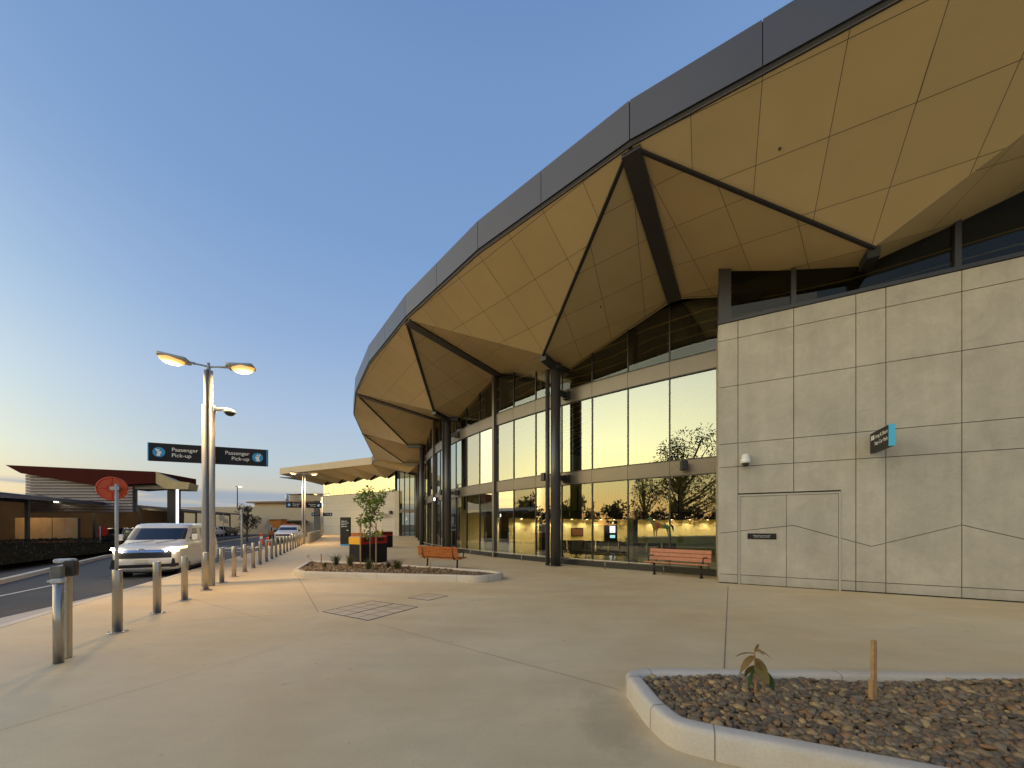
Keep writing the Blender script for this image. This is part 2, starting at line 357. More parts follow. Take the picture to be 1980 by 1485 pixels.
# mostly the measured dusk gradient, with the physical sky under it
up_=node(nt,'ShaderNodeVectorMath',operation='SCALE'); up_.inputs['Scale'].default_value=1/.12; L.new(grad,up_.inputs[0])
SKYCOL=mixc(nt,.12,up_.outputs[0],sky.outputs[0])
L.new(SKYCOL,bg.inputs[0])
sl=bpy.data.lights.new('sun','SUN'); sl.energy=1.6; sl.angle=R(104); sl.color=(1,.72,.42)
so=bpy.data.objects.new('sun',sl); C.objects.link(so)
sd=Vector((math.sin(SUN_AZ)*math.cos(R(7)),math.cos(SUN_AZ)*math.cos(R(7)),math.sin(R(7)))); so.rotation_euler=sd.to_track_quat('Z','Y').to_euler(); so.location=sd*60
S.view_settings.view_transform='Standard'; S.view_settings.look='None'; S.view_settings.exposure=0.0; S.view_settings.gamma=1
cy=S.cycles; cy.max_bounces=8; cy.diffuse_bounces=3; cy.glossy_bounces=4; cy.transparent_max_bounces=16; cy.transmission_bounces=4
cy.sample_clamp_indirect=4; cy.caustics_reflective=False; cy.caustics_refractive=False; cy.use_denoising=True

# ------------------------------------------------------------------ ground, road, kerbs
KU=Vector((-.4144,.910,0)).normalized(); KN=Vector((.910,.4144,0)).normalized()      # along the kerb, and towards the terminal
def kp(Y,off=0,z=0): p=Vector((-7.87-.4553*(Y-5.84),Y,z)); return p+KN*off
ZR=-.13
g=MB(); g.add([(-900,-900,-.30),(900,-900,-.30),(900,1500,-.30),(-900,1500,-.30)],[(0,1,2,3)]); struct('ground',g,M_dirt)
k0,k1=kp(-40,-.16),kp(75,-.16)
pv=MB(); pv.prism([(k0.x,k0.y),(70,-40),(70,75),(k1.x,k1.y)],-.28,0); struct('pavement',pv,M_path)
kb=MB(); Yk=-10.0
while Yk<74:
    a,b=kp(Yk,-.32),kp(Yk,-.165); c,d=kp(Yk+2.385,-.165),kp(Yk+2.385,-.32); kb.prism([(a.x,a.y),(b.x,b.y),(c.x,c.y),(d.x,d.y)],-.27,.004); Yk+=2.4
struct('kerb',kb,M_kerb)
far=[(-9,-14),(-9.9,-2),(-14.6,10.1),(-21.1,18.65),(-27.4,33.2),(-35.3,49.7),(-46,74)]
rd=MB(); e0,e1=kp(-14,-.32),kp(74,-.32)
rd.prism([(e0.x,e0.y),(e1.x,e1.y)]+far[::-1],-.29,ZR); struct('road',rd,M_asph)
gt=MB(); P=[kp(-10,-.322),kp(9.6,-.322),kp(9.6,-.66),kp(4.5,-1.55),kp(-10,-1.55)]; gt.prism([(p.x,p.y) for p in P],ZR-.02,ZR+.006)
P=[kp(9.62,-.322),kp(73,-.322),kp(73,-.66),kp(9.62,-.66)]; gt.prism([(p.x,p.y) for p in P],ZR-.02,ZR+.006); struct('gutter',gt,M_gutter)
fk=MB()
for (a,b) in zip(far[:-1],far[1:]):
    a,b=Vector((*a,0)),Vector((*b,0)); n=perp(b-a)*-1; n=n if n.x<0 else -n
    q=[a,b,b+n*.16,a+n*.16]; fk.prism([(p.x,p.y) for p in q],-.28,.0)
struct('far_kerb',fk,M_kerb)
mk=MB()
def rbar(p,q,w):
    p,q=Vector(p).to_3d(),Vector(q).to_3d(); s=perp(q-p)*w/2; mk.add([(*(v.xy),ZR+.010) for v in (p-s,q-s,q+s,p+s)],[(0,1,2,3)])
for Y in (-4,0.5,5.0,9.5,15,20.5,36,42,48,54): rbar(kp(Y,-2.9),kp(Y+2.2,-2.9),.11)
for i in range(7): rbar(kp(26.2,-.9-.75*i),kp(28.9,-.9-.75*i),.42)
rbar(kp(23.4,-.8),kp(23.4,-5.4),.3); rbar(kp(12.5,-2.3),kp(23,-2.3),.09)
struct('road_markings',mk,mat('worn_road_paint',(.50,.50,.46),.7,noise=.35,nscale=6))
# control joints of the concrete
jt=MB()
def joint(p,q,w=.011,z=.0025):
    p,q=Vector(p).to_3d(),Vector(q).to_3d(); s=perp(q-p)*w/2; jt.add([(*(v.xy),z) for v in (p-s,q-s,q+s,p+s)],[(0,1,2,3)])
WA=Vector((5.66,9.77,0)); WD=Vector((.8846,-.4665,0)); WN=Vector((-.4665,-.8846,0))
joint((-6.78,11.25),(-3.52,6.49)); joint((-2.19,5.75),(1.04,3.45),.005); joint((-2.4,5.92),(-5.6,-.5),.0035); joint((5.6,9.25),(2.3,3.87),.013)
joint((-1.84,6.87),(3.2,9.6),.006); joint((-6.4,5.6),(-3.5,6.49),.006); joint((-6.78,11.25),(-9.4,10.0),.006)
joint((-7.4,8.0),(-4.0,5.9),.005); joint((-9.2,14.5),(-12.2,13.2),.008)
for Y in (18,24.5,31,37.5,44): p=kp(Y,.2); joint(p,p+KN*7.5,.012)
struct('pavement_joints',jt,M_joint)

# ------------------------------------------------------------------ the terminal
CX,CY,A1,DA=25.99,39.69,3.960,-.238; RG=34.75
ZF,ZV,ZQ,ZG=9.74,7.82,8.93,7.80
CTR=Vector((CX,CY,0))
def rad(k): a=A1+(k-1)*DA; return Vector((math.cos(a),math.sin(a),0))
SD=Vector((-.30,.954,0)).normalized()
def fac(k,off=0.,z=0.):
    """point of the curved facade at bay position k, off metres outside the glass"""
    r=rad(min(k,4)); p=CTR+r*(RG+off)
    if k>4: p=CTR+rad(4)*RG+SD*7.5*(k-4)+Vector((-SD.y,SD.x,0))*off
    return Vector((p.x,p.y,z))
def ztop(k):
    t=abs((k%1)-.5)*2; return ZQ+(ZG-ZQ)*t
snapF={1:(1218,281),1.5:(925,489),2:(785,617),2.5:(714,704),3:(688,760),3.5:(684,803),4:(700,838),5:(725,889),5.5:(719,897.6)}
def Fn(j): return at(*snapF[j],ZF) if j in snapF else fac(j-.5,4.85,ZF)
snapV={0:(1690,478),1:(1050,686),2:(839,794),3:(789,860.6),4:(783,896)}
def Vn(k): return at(*snapV[k],ZV) if k in snapV else fac(k,1.62,ZV)
snapQ={.5:(1303,575),1.5:(963,722),2.5:(851,812.5)}
def Qn(k): return at(*snapQ[k],ZQ) if k in snapQ else fac(k,.05,ZQ)
def Gn(k): return fac(k,.05,ZG)

T=thing('terminal_building','large curved airport terminal with folded tan soffit, mirrored glass and grey panelled end wall','building',tuple(CTR))
sf=MB()
def clip(poly,p0,n):
    out=[]
    for i,a in enumerate(poly):
        b=poly[(i+1)%len(poly)]; da_,db_=(a-p0).dot(n),(b-p0).dot(n)
        if da_>=0: out.append(a)
        if (da_>=0)!=(db_>=0): out.append(a+(b-a)*(da_/(da_-db_)))
    return out
def facet(poly,o,u,su,sv):
    """soffit panel field; joints every su along u and every sv across it"""
    if len(poly)<3: return
    n=(poly[1]-poly[0]).cross(poly[2]-poly[0]).normalized(); u=(u-n*u.dot(n)).normalized(); v=n.cross(u)
    sf.add(poly,[list(range(len(poly)))],0,[[((p-o).dot(u)/su,(p-o).dot(v)/sv) for p in poly]])
WP=WA-WN*.25
RP=WA+WD*.02
def facetW(poly,o,u,su,sv):
    """a facet that the end wall cuts off"""
    facet(clip(poly,WP,WN),o,u,su,sv)
    a=clip(clip(poly,WP,-WN),RP,-WD); facet(a,o,u,su,sv)
for j in range(-2,5):
    a,b,v=Fn(j),Fn(j+1),Vn(j); cut=facetW if j<=0 else facet
    if j<4:
        m=Fn(j+.5); n=(b-a).cross(v-a)
        m=m.copy(); ch=(b-a).length/8
        for tri in ((a,m,v),(m,b,v)): cut([Vector(p) for p in tri],(a+b)/2,b-a,ch,1.22)
    else: facet([a,b,v],(a+b)/2,b-a,1.2,1.22)
for k in range(-2,6):
    v,g=Vn(k),Gn(k); cut=facetW if k<=0 else facet
    ql,qr=Qn(k-.5),Qn(k+.5); a,b=Fn(k),Fn(k+1) if k<5 else Fn(5.5)
    cut([a,v,ql],v,ql-v,1.2,1.2); cut([b,v,qr],v,qr-v,1.2,1.2)
    if k>=1:
        facet([v,g,ql],v,ql-v,1.2,1.2); facet([v,g,qr],v,qr-v,1.2,1.2)
        for p,q in ((g,ql),(g,qr)):
            i=Vector((CTR-p).normalized()); i.z=0; j_=Vector((CTR-q).normalized()); j_.z=0
            facet([p,q,q+j_*.14,p+i*.14],p,q-p,1.2,9)
    else:
        cut([v,g,ql],v,ql-v,1.2,1.2); cut([v,g,qr],v,qr-v,1.2,1.2)
        if k==0:
            j1=(CTR-g).normalized(); j1.z=0; j2=(CTR-qr).normalized(); j2.z=0
            a_=clip([g,qr,qr+j2*.12,g+j1*.12],RP,-WD); facet(a_,qr,qr-g,1.2,9)
sf.build('soffit',M_soffit,T)
for p in (Fn(1)*.42+Fn(.5)*.26+Vn(0)*.32,Fn(2)*.45+Fn(1)*.25+Vn(1)*.30,Fn(1)*.2+Vn(1)*.45+Qn(.5)*.35,Fn(3)*.4+Fn(2)*.3+Vn(2)*.3):
    m=MB(); m.lathe([(.022,.0),(.026,-.012),(.012,-.02),(.008,-.04),(.014,-.043)],p,12); m.build('sprinkler_head',M_plastic,T)
# dark ridge beams and the black gaps of the folds
def gap(name,p,q,w,h,dz=.03):
    p,q=Vector(p),Vector(q); m=MB(); dz=Vector((0,0,-dz)); m.beam(p+dz,q+dz,w,h); return m.build(name,M_black if w<.3 else M_dark,T)
for k in (1,2,3,4):
    p,q=Fn(k),Qn(k-.5); gap('soffit_beam',p+(q-p)*.012,q+(q-p)*.01,.40,.14,.05)
p,q=Fn(5),Qn(4.5); gap('soffit_beam',p,q,.3,.12,.05)
for k in (1,2,3,4):
    p,q=Fn(k),Vn(k); gap('soffit_gap',p+(q-p)*.02,q,.085 if k!=2 else .12,.05)
gap('soffit_gap',Fn(1)+(Vn(0)-Fn(1))*.03,Vn(0),.07,.05)
# fascia: folded metal panels, joints at the quarter points, black drip gap below
fa=MB(); dr=MB(); ZT=ZF+.94
pts=[]
for j in range(-2,4):
    for q in (0,.25,.5,.75):
        a,b=(Fn(j),Fn(j+.5)) if q<.5 else (Fn(j+.5),Fn(j+1)); pts.append(a+(b-a)*((q%.5)*2))
pts.append(Fn(4)); a,b=Fn(4),Fn(5)
for i in range(1,7): pts.append(a+(b-a)*i/6)
pts.append(Fn(5.5))
for a,b in zip(pts[:-1],pts[1:]):
    u=(b-a).normalized(); n=perp(u); n=n if n.dot(a-CTR)>0 else -n
    fa.slab([(.008,.10),((b-a).length-.008,.10),((b-a).length-.008,.94),(.008,.94)],a+n*.03,u,(0,0,1),n,.03)
    dr.slab([(0,-.02),((b-a).length,-.02),((b-a).length,.93),(0,.93)],a-n*.004,u,(0,0,1),n,.05)
fa.build('fascia',M_fascia,T); dr.build('drip_edge',M_black,T)
rf=MB()
inn=[CTR+(Vector((p.x,p.y,0))-CTR)*.86+Vector((0,0,ZT+.25)) for p in pts]
top=[Vector((p.x,p.y,ZT-.01)) for p in pts]
for i in range(len(pts)-1): rf.add([top[i],top[i+1],inn[i+1],inn[i]],[(0,1,2,3)])
rf.add(inn+[Vector((2,75,ZT+.25)),Vector((45,75,ZT+.25)),Vector((60,39,ZT+.25)),Vector((44,9,ZT+.25))],[list(range(len(inn)+4))])
rf.build('roof',M_fascia,T)
# columns with drain pipes, brackets and struts
for k in range(1,6):
    c=fac(k,.65); v=Vn(k); r=Vector((v-Gn(k))); r.z=0; r.normalize(); t=Vector((-r.y,r.x,0)); t=t if t.x<0 else -t
    if k in (1,2,3): c=at(*{1:(1074.5,1094.0),2:(866,1067.5),3:(816,1053.6)}[k])
    m=MB(); m.tube(c,c+Vector((0,0,ZV-.12)),.195,n=28); m.tube(c,c+Vector((0,0,.03)),.26,n=28); col=m.build('column',M_col,T)
    d=c+r*.10+t*.315; m=MB(); m.tube(d,d+Vector((0,0,ZV-.2)),.085,n=16)
    for z in (1.9,3.3,6.7): m.tube(d+Vector((0,0,z)),d+Vector((0,0,z+.05)),.098,n=16)
    m.build('drain_pipe',M_col,col)
    g=fac(k,.03)
    for z in (3.42,6.75): m=MB(); m.beam(c+Vector((0,0,z)),g+Vector((0,0,z)),.10,.20); m.box(g+Vector((0,0,z)),(.3,.3,.30),math.degrees(math.atan2(r.y,r.x))); m.build('strut',M_dark,col)
    e=c+Vector((0,0,ZV-.16)); m=MB(); m.beam(v+Vector((0,0,-.10)),e,.24,.22); m.beam(e,Gn(k)+Vector((0,0,-.12)),.24,.22); m.tube(e-Vector((0,0,.12)),e+Vector((0,0,.1)),.23,n=20); m.build('bracket',M_dark,col)
# glazing
KS=[.361+.1685*i for i in range(0,33)]; KS=[k for k in KS if k<5.75]+[5.8]
def off(k): return -.0
tb={3.2:MB(),6.45:MB()}; sl_=MB()
for i,(a,b) in enumerate(zip([.22]+KS[:-1],KS)):
    pa,pb=fac(a),fac(b); u=(pb-pa).normalized(); w=(pb-pa).length; n=perp(u); n=n if n.dot(pa-CTR)>0 else -n
    for z,h in ((3.2,.48),(6.45,.53)):
        tb[z].slab([(.006,z),(w-.006,z),(w-.006,z+h),(.006,z+h)],pa+n*.045,u,(0,0,1),n,.09)
        for zz in (z-.03,z+h): tb[z].slab([(0,zz),(w,zz),(w,zz+.03),(0,zz+.03)],pa+n*.065,u,(0,0,1),n,.12,1)
    sl_.slab([(0,0),(w,0),(w,.20),(0,.20)],pa+n*.05,u,(0,0,1),n,.14)
    for z0,z1,mm in ((.2,3.17,M_glow),(3.71,6.42,M_glass),(7.01,None,M_gclr)):
        ta,tb_=(z1,z1) if z1 else (ztop(a)+.06,ztop(b)+.06); m=MB(); q=[(.02,z0),(w-.02,z0),(w-.02,tb_)]
        if z1 is None and math.floor(a*2)!=math.floor(b*2):
            kk=math.floor(b*2)/2; q.append((w*(kk-a)/(b-a),ztop(kk)+.06))
        q.append((.02,ta)); tx,tz=random.uniform(-.004,.004),random.uniform(-.003,.003); m.add([pa+u*x+n*(tx*(x/w-.5)+tz*(z-z0)/3)+Vector((0,0,z)) for x,z in q],[list(range(len(q)))]); m.build('glass_pane',mm,T)
    m=MB(); thick=abs((b%1)-.55)<.07 and b>1.2; ww=.15 if thick else .04
    m.obox(pb+n*(.06 if thick else -.01)+Vector((0,0,(ztop(b)+.02)/2)),u*ww,n*(.2 if thick else .09),Vector((0,0,ztop(b)+.02))); m.build('mullion',M_band if thick else M_dark,T)
    if i%3==2 or thick:                         # structural posts behind the glass
        m=MB(); m.obox(pb-n*.55+Vector((0,0,4.4)),u*.16,n*.5,Vector((0,0,8.8))); m.build('inner_post',M_dark,T)
tb[3.2].build('transom',[M_band,M_dark],T); tb[6.45].build('transom',[M_band,M_dark],T); sl_.build('sill',M_dark,T)
# kicker rail along the glass
m=MB(); ks=[.42+i*.06 for i in range(0,41)]; m.pipe([fac(k,.42,.29) for k in ks],.018,n=8)
for k in ks[2::4]: m.tube(fac(k,.42),fac(k,.42,.29),.011,n=6); m.tube(fac(k,.42,.0),fac(k,.42,.01),.035,n=10)
RAIL=m
# grey panelled end wall
def sz(s,z,o=0): return WA+WD*s+WN*o+Vector((0,0,z))
ZIG=[(-.1,1.345),(1.64,1.575),(3.09,1.085),(4.52,1.59),(5.97,1.1),(7.4,1.59),(8.85,1.1),(10.3,1.59)]
def zig(s):
    for (a,za),(b,zb) in zip(ZIG[:-1],ZIG[1:]):
        if a<=s<=b: return za+(zb-za)*(s-a)/(b-a)
SC=[0,.447,1.64,2.815,3.333,4.52,5.7,6.2,7.4,8.6]; GP=.0075
cl=MB()
def panel(mb,pts,o=0,th=.05): mb.slab(pts,WA+WN*o,WD,(0,0,1),WN,th)
def zsplit(a,b): return [(a,zig(a))]+[(s,z) for s,z in ZIG if a<s<b]+[(b,zig(b))]
for a,b in zip(SC[:-1],SC[1:]):
    for z0,z1 in ((3.15,3.78),(3.78,5.33),(5.33,6.6),(6.6,7.06)): panel(cl,[(a+GP,z0+GP),(b-GP,z0+GP),(b-GP,z1-GP),(a+GP,z1-GP)])
    if a==.447 or a==1.64:
        if a==.447: panel(cl,[(a+GP,2.43),(b-GP,2.43),(b-GP,3.15-GP),(a+GP,3.15-GP)])
        else:
            zz=zsplit(2.55,b-GP)
            panel(cl,[(a+GP,2.43),(2.55,2.43)]+[(s,z+GP) for s,z in zz]+[(b-GP,3.15-GP),(a+GP,3.15-GP)])
            panel(cl,[(2.55,.25+GP),(b-GP,.25+GP)]+[(s,z-GP) for s,z in zz[::-1]]); panel(cl,[(2.55,.03),(b-GP,.03),(b-GP,.25-GP),(2.55,.25-GP)])
        continue
    zz=zsplit(a+GP,b-GP)
    panel(cl,[(s,z+GP) for s,z in zz]+[(b-GP,3.15-GP),(a+GP,3.15-GP)]); panel(cl,[(a+GP,.25+GP),(b-GP,.25+GP)]+[(s,z-GP) for s,z in zz[::-1]])
    panel(cl,[(a+GP,.03),(b-GP,.03),(b-GP,.25-GP),(a+GP,.25-GP)])
ret=WA-WN*.02
cl.slab([(0.03,.03),(1.9,.03),(1.9,7.06),(0.03,7.06)],WA-WD*.012,-WN,(0,0,1),-WD,.05)
cl.build('cladding',M_panel,T)
bk=MB(); bk.slab([(.005,0),(.452,0),(.452,2.4),(2.545,2.4),(2.545,0),(8.6,0),(8.6,7.05),(.005,7.05)],WA-WN*.045,WD,(0,0,1),WN,.2); bk.build('wall_backing',M_black,T)
fl=MB(); fl.slab([(-.02,7.065),(8.6,7.065),(8.6,7.15),(-.02,7.15)],WA+WN*.03,WD,(0,0,1),WN,.4); fl.build('wall_flashing',M_dark,T)
dl=MB(); fr=MB(); fr.slab([(.452,0),(.490,0),(.490,2.35),(2.505,2.35),(2.505,0),(2.545,0),(2.545,2.395),(.452,2.395)],WA+WN*.012,WD,(0,0,1),WN,.1)
door=thing('door_holder','x','x'); bpy.data.objects.remove(door)
df=fr.build('door_frame',mat('door_frame_paint',(.42,.395,.34),.55),T)
for a,b in ((.497,1.486),(1.496,2.498)):
    m=MB(); zz=zsplit(a,b)
    panel(m,[(s,z+GP) for s,z in zz]+[(b,2.343),(a,2.343)],-.006); panel(m,[(a,.25+GP),(b,.25+GP)]+[(s,z-GP) for s,z in zz[::-1]],-.006); panel(m,[(a,.02),(b,.02),(b,.25-GP),(a,.25-GP)],-.006)
    m.build('door_leaf',M_panel,T)
m=MB(); m.slab([(.45,0),(2.55,0),(2.55,2.4),(.45,2.4)],WA-WN*.07,WD,(0,0,1),WN,.05); m.build('door_backing',M_black,T)
# dark clerestory above the wall
for a,b in ((.30,1.62),(1.72,4.48),(4.6,8.6)):
    m=MB(); q=[(a,7.15),(b,7.15),(b,9.7),(a,9.7)]
    m.add([sz(s,z,-.25) for s,z in q],[(0,1,2,3)]); m.build('clerestory_pane',M_gdark,T)
for s,w in ((.15,.30),(1.67,.10),(4.54,.10)):
    m=MB(); m.obox(sz(s,8.4,-.22),WD*w,WN*.12,Vector((0,0,2.6))); m.build('clerestory_post',M_dark,T)
m=MB(); m.obox(Vn(0)-WN*.25-Vector((0,0,.12)),WD*.22,WN*.5,Vector((0,0,.2))); m.build('bracket',M_black,T)

# ------------------------------------------------------------------ inside the hall
inn_f=MB(); q=[fac(.2+.2*i,-.03,.006) for i in range(0,15)]+[Vector((-2,33.2,.006)),Vector((0,34.5,.006)),Vector((13,42.5,.006)),Vector((32,42.5,.006)),Vector((16,7,.006))]
inn_f.add(q,[list(range(len(q)))]); tag(inn_f.build('hall_floor',mat('polished_floor',(.50,.43,.25),.14,noise=.08,nscale=2)),kind='structure')
BW=[fac(3.1,-.1),Vector((-2,33.2,0)),Vector((0,34.5,0)),Vector((13,42.5,0)),Vector((32,42.5,0)),Vector((18,6.4,0))]
M_wallY=mat('warm_wall_paint',(.74,.64,.40),.6,noise=.06,nscale=1); M_wallG=mat('pale_green_wall',(.40,.42,.28),.45,noise=.05,nscale=1)
lo=MB(); up=MB(); bh=MB(); um=MB()
for a,b in zip(BW[:-1],BW[1:]):
    u=(b-a).normalized(); w=(b-a).length; n=Vector((u.y,-u.x,0))
    lo.slab([(0,0),(w,0),(w,2.9),(0,2.9)],a,u,(0,0,1),n,.15)
    up.slab([(0,2.9),(w,2.9),(w,9.2),(0,9.2)],a,u,(0,0,1),n,.15)
    x=.6
    while x<w: um.obox(a+u*x+n*.03+Vector((0,0,4.3)),u*.10,n*.1,Vector((0,0,2.8))); x+=1.55
lo.build('lounge_wall',M_wallY,T); up.build('upper_hall_wall',M_wallG,T); um.build('upper_wall_mullions',M_dark,T)
B2=[Vector((-1.1,31.3,0)),Vector((.9,32.6,0)),Vector((13.6,40.3,0)),Vector((31,40.3,0))]; B3=BW[1:5]
for a,b,c,d in zip(B2[:-1],B2[1:],B3[1:],B3[:-1]):
    u=(b-a).normalized(); w=(b-a).length; n=Vector((u.y,-u.x,0))
    bh.slab([(0,2.12),(w,2.12),(w,3.0),(0,3.0)],a,u,(0,0,1),n,.1)
    up2=MB(); up2.prism([(p.x,p.y) for p in (a,b,c,d)],2.14,2.2); up2.build('lounge_ceiling',M_white,T)
bh.build('bulkhead',M_dark,T)
dn=0
for a,b in zip(B2[:-1],B2[1:]):
    w=(b-a).length; u=(b-a).normalized(); n=Vector((u.y,-u.x,0)); x=.9
    while x<w:
        p=a+u*x-n*1.45; m=MB(); m.tube(p+Vector((0,0,2.138)),p+Vector((0,0,2.12)),.09,n=12); m.build('downlight',emis('downlight_lens',(1,.80,.45),14.) if dn==0 else bpy.data.materials['downlight_lens'],T)
        ld=bpy.data.lights.new('downlight_lamp','SPOT'); ld.energy=135; ld.color=(1,.83,.50); ld.spot_size=R(150); ld.spot_blend=.7; ld.shadow_soft_size=.08
        lo_=bpy.data.objects.new('downlight_lamp',ld); C.objects.link(lo_); lo_.location=p+Vector((0,0,2.08)); dn+=1; x+=2.1
for p,e in (((8,24,5.5),420),((16,28,5.5),520),((2.5,28,5.5),380),((6.5,19,4.6),200)):  # fill lamps added to brighten the hall floor and seats, with added pendants
    ld=bpy.data.lights.new('hall_fill_lamp','SPOT'); ld.spot_size=R(140); ld.spot_blend=.5; ld.energy=e; ld.color=(1,.80,.45); ld.shadow_soft_size=.25; lo_=bpy.data.objects.new('hall_fill_lamp',ld); C.objects.link(lo_); lo_.location=p
    m=MB(); m.tube((p[0],p[1],p[2]+.32),(p[0],p[1],p[2]+.6),.2,.12,n=14); m.build('added_hall_pendant',M_dark,T)
cm=MB(); q=[fac(-1.2+.3*i,-.55,9.12) for i in range(0,25)]+[Vector((0,60,9.12)),Vector((34,60,9.12)),Vector((34,4,9.12))]; cm.add(q,[list(range(len(q)))]); cm.build('hall_ceiling',M_black,T)
bt=MB(); M_bat=mat('ceiling_batten',(.75,.58,.27),.5)
for i in range(0,20):
    o=-.75-.78*i; kk=[-.9+.22*j for j in range(0,22)]; bt.pipe([fac(k,o,8.62+.16*math.cos(k*2*math.pi)*-1) for k in kk],.026,n=4)
bt.build('ceiling_battens',M_bat,T)
for k,o in ((.86,-3.2),(1.62,-3.4),(2.2,-3.1)):
    p=fac(k,o,8.2); m=MB(); m.lathe([(.05,0),(.07,.05),(.05,.1)],p,12); m.build('ceiling_spot',M_spotw,T)
# ------------------------------------------------------------------ bollards along the kerb
BD=Vector((-.424,.906,0)).normalized()
def bol_pos(i): return at(225.7,1222.5)+BD*1.235*i
def make_bollard():
    t=thing('bollard','x','bollard',(0,0,0),0,'stainless bollards along the kerb')
    m=MB(); m.lathe([(.056,.012),(.056,.915),(.052,.926),(.03,.931)],n=26); m.build('tube',M_steel,t,True)
    m=MB(); m.lathe([(.112,0),(.112,.009),(.105,.013)],n=24)
    for a in range(4): m.tube((.09*math.cos(a*1.57+.78),.09*math.sin(a*1.57+.78),.01),(.09*math.cos(a*1.57+.78),.09*math.sin(a*1.57+.78),.024),.01,n=6)
    m.build('base_flange',M_steel,t,True); return t
ORD=['','second','third','fourth','fifth','sixth','seventh','eighth','ninth','tenth','eleventh','twelfth','thirteenth','fourteenth','fifteenth','sixteenth','seventeenth','eighteenth','nineteenth','twentieth','twenty-first','twenty-second']
b0=make_bollard()
for i in range(22):
    o=b0 if i==0 else copy_tree(b0)
    o.location=bol_pos(i)+Vector((random.uniform(-.012,.012),random.uniform(-.012,.012),0)); o.rotation_euler=(R(random.uniform(-.4,.4)),R(random.uniform(-.4,.4)),R(random.uniform(0,90)))
    o['label']='stainless bollard with the round red sign standing on it' if i==0 else ('stainless bollard in the kerb row right in front of the near lamp post' if i==3 else ('stainless bollard at the far end of the kerb row beside the second lamp post' if i==21 else f'stainless bollard, {ORD[i]} in the kerb row counting the one under the red sign first'))
# round red sign seen from behind
bp=bol_pos(0); t=thing('round_sign','round red plastic sign seen from its ribbed back on a slim grey post','sign',bp+Vector((0,0,.931)))
m=MB(); m.tube(bp+Vector((0,0,.931)),bp+Vector((0,0,2.20)),.021,n=12); m.build('post',M_galv,t)
dc=bp+Vector((-.075,-.03,2.135))+BD*.07; nrm=-BD
def disc(r,th,o=0,mi=0,c=dc,n_=nrm,seg=36):
    m=MB(); m.tube(c+n_*o,c+n_*(o+th),r,n=seg); return m
m=disc(.178,.008); m.build('disc',M_red,t)
a=perp(nrm); b=Vector((0,0,1)); m=MB()
m.pipe([dc+nrm*.014+(a*math.cos(x*.1745)+b*math.sin(x*.1745))*.166 for x in range(37)],.009,n=6)
m.pipe([dc+nrm*.012+(a*math.cos(x*.1745)+b*math.sin(x*.1745))*.060 for x in range(37)],.006,n=6)
for x in range(4): q=(a*math.cos(x*1.571)+b*math.sin(x*1.571)); m.tube(dc+nrm*.011+q*.06,dc+nrm*.011+q*.165,.007,n=6)
m.build('ribs',M_red,t)
m=MB(); m.box(bp+Vector((-.02,0,2.135)),(.10,.05,.05),25); m.build('clamp',M_steel,t)
# twin post with a weathered reader box
c=at(113,1282); d=at(131,1272)
t=thing('reader_post','pair of brushed steel posts carrying small weathered boxes with worn white tops, nearest the road','post',c)
m=MB(); m.lathe([(.043,0),(.043,.925)],c,22); m.build('post',M_steel,t)
m=MB(); m.bbox(d+Vector((0,0,.52)),(.052,.07,1.04),.008,20); m.build('post',M_steel,t)
M_wb=mat('weathered_box',(.20,.18,.14),.6,noise=.35,nscale=12); M_wt=mat('worn_white_cap',(.62,.61,.56),.5,noise=.2,nscale=20)
m=MB(); m.bbox(c+Vector((0,0,.95)),(.10,.09,.05),.012,20); m.bbox(d+Vector((-.03,0,1.165)),(.17,.10,.05),.018,20); m.build('cap',M_wt,t)
m=MB(); m.bbox(c+Vector((-.05,.03,1.045)),(.10,.07,.14),.012,20); m.build('side_box',M_wb,t)
m=MB(); m.bbox(d+Vector((.04,.0,1.075)),(.11,.09,.19),.022,20); m.build('reader_box',mat('dark_reader',(.05,.04,.03),.45,noise=.3,nscale=10),t)
m=MB(); m.bbox(c+Vector((-.07,.02,.945)),(.09,.08,.02),.006,20); m.build('tray',M_wt,t)

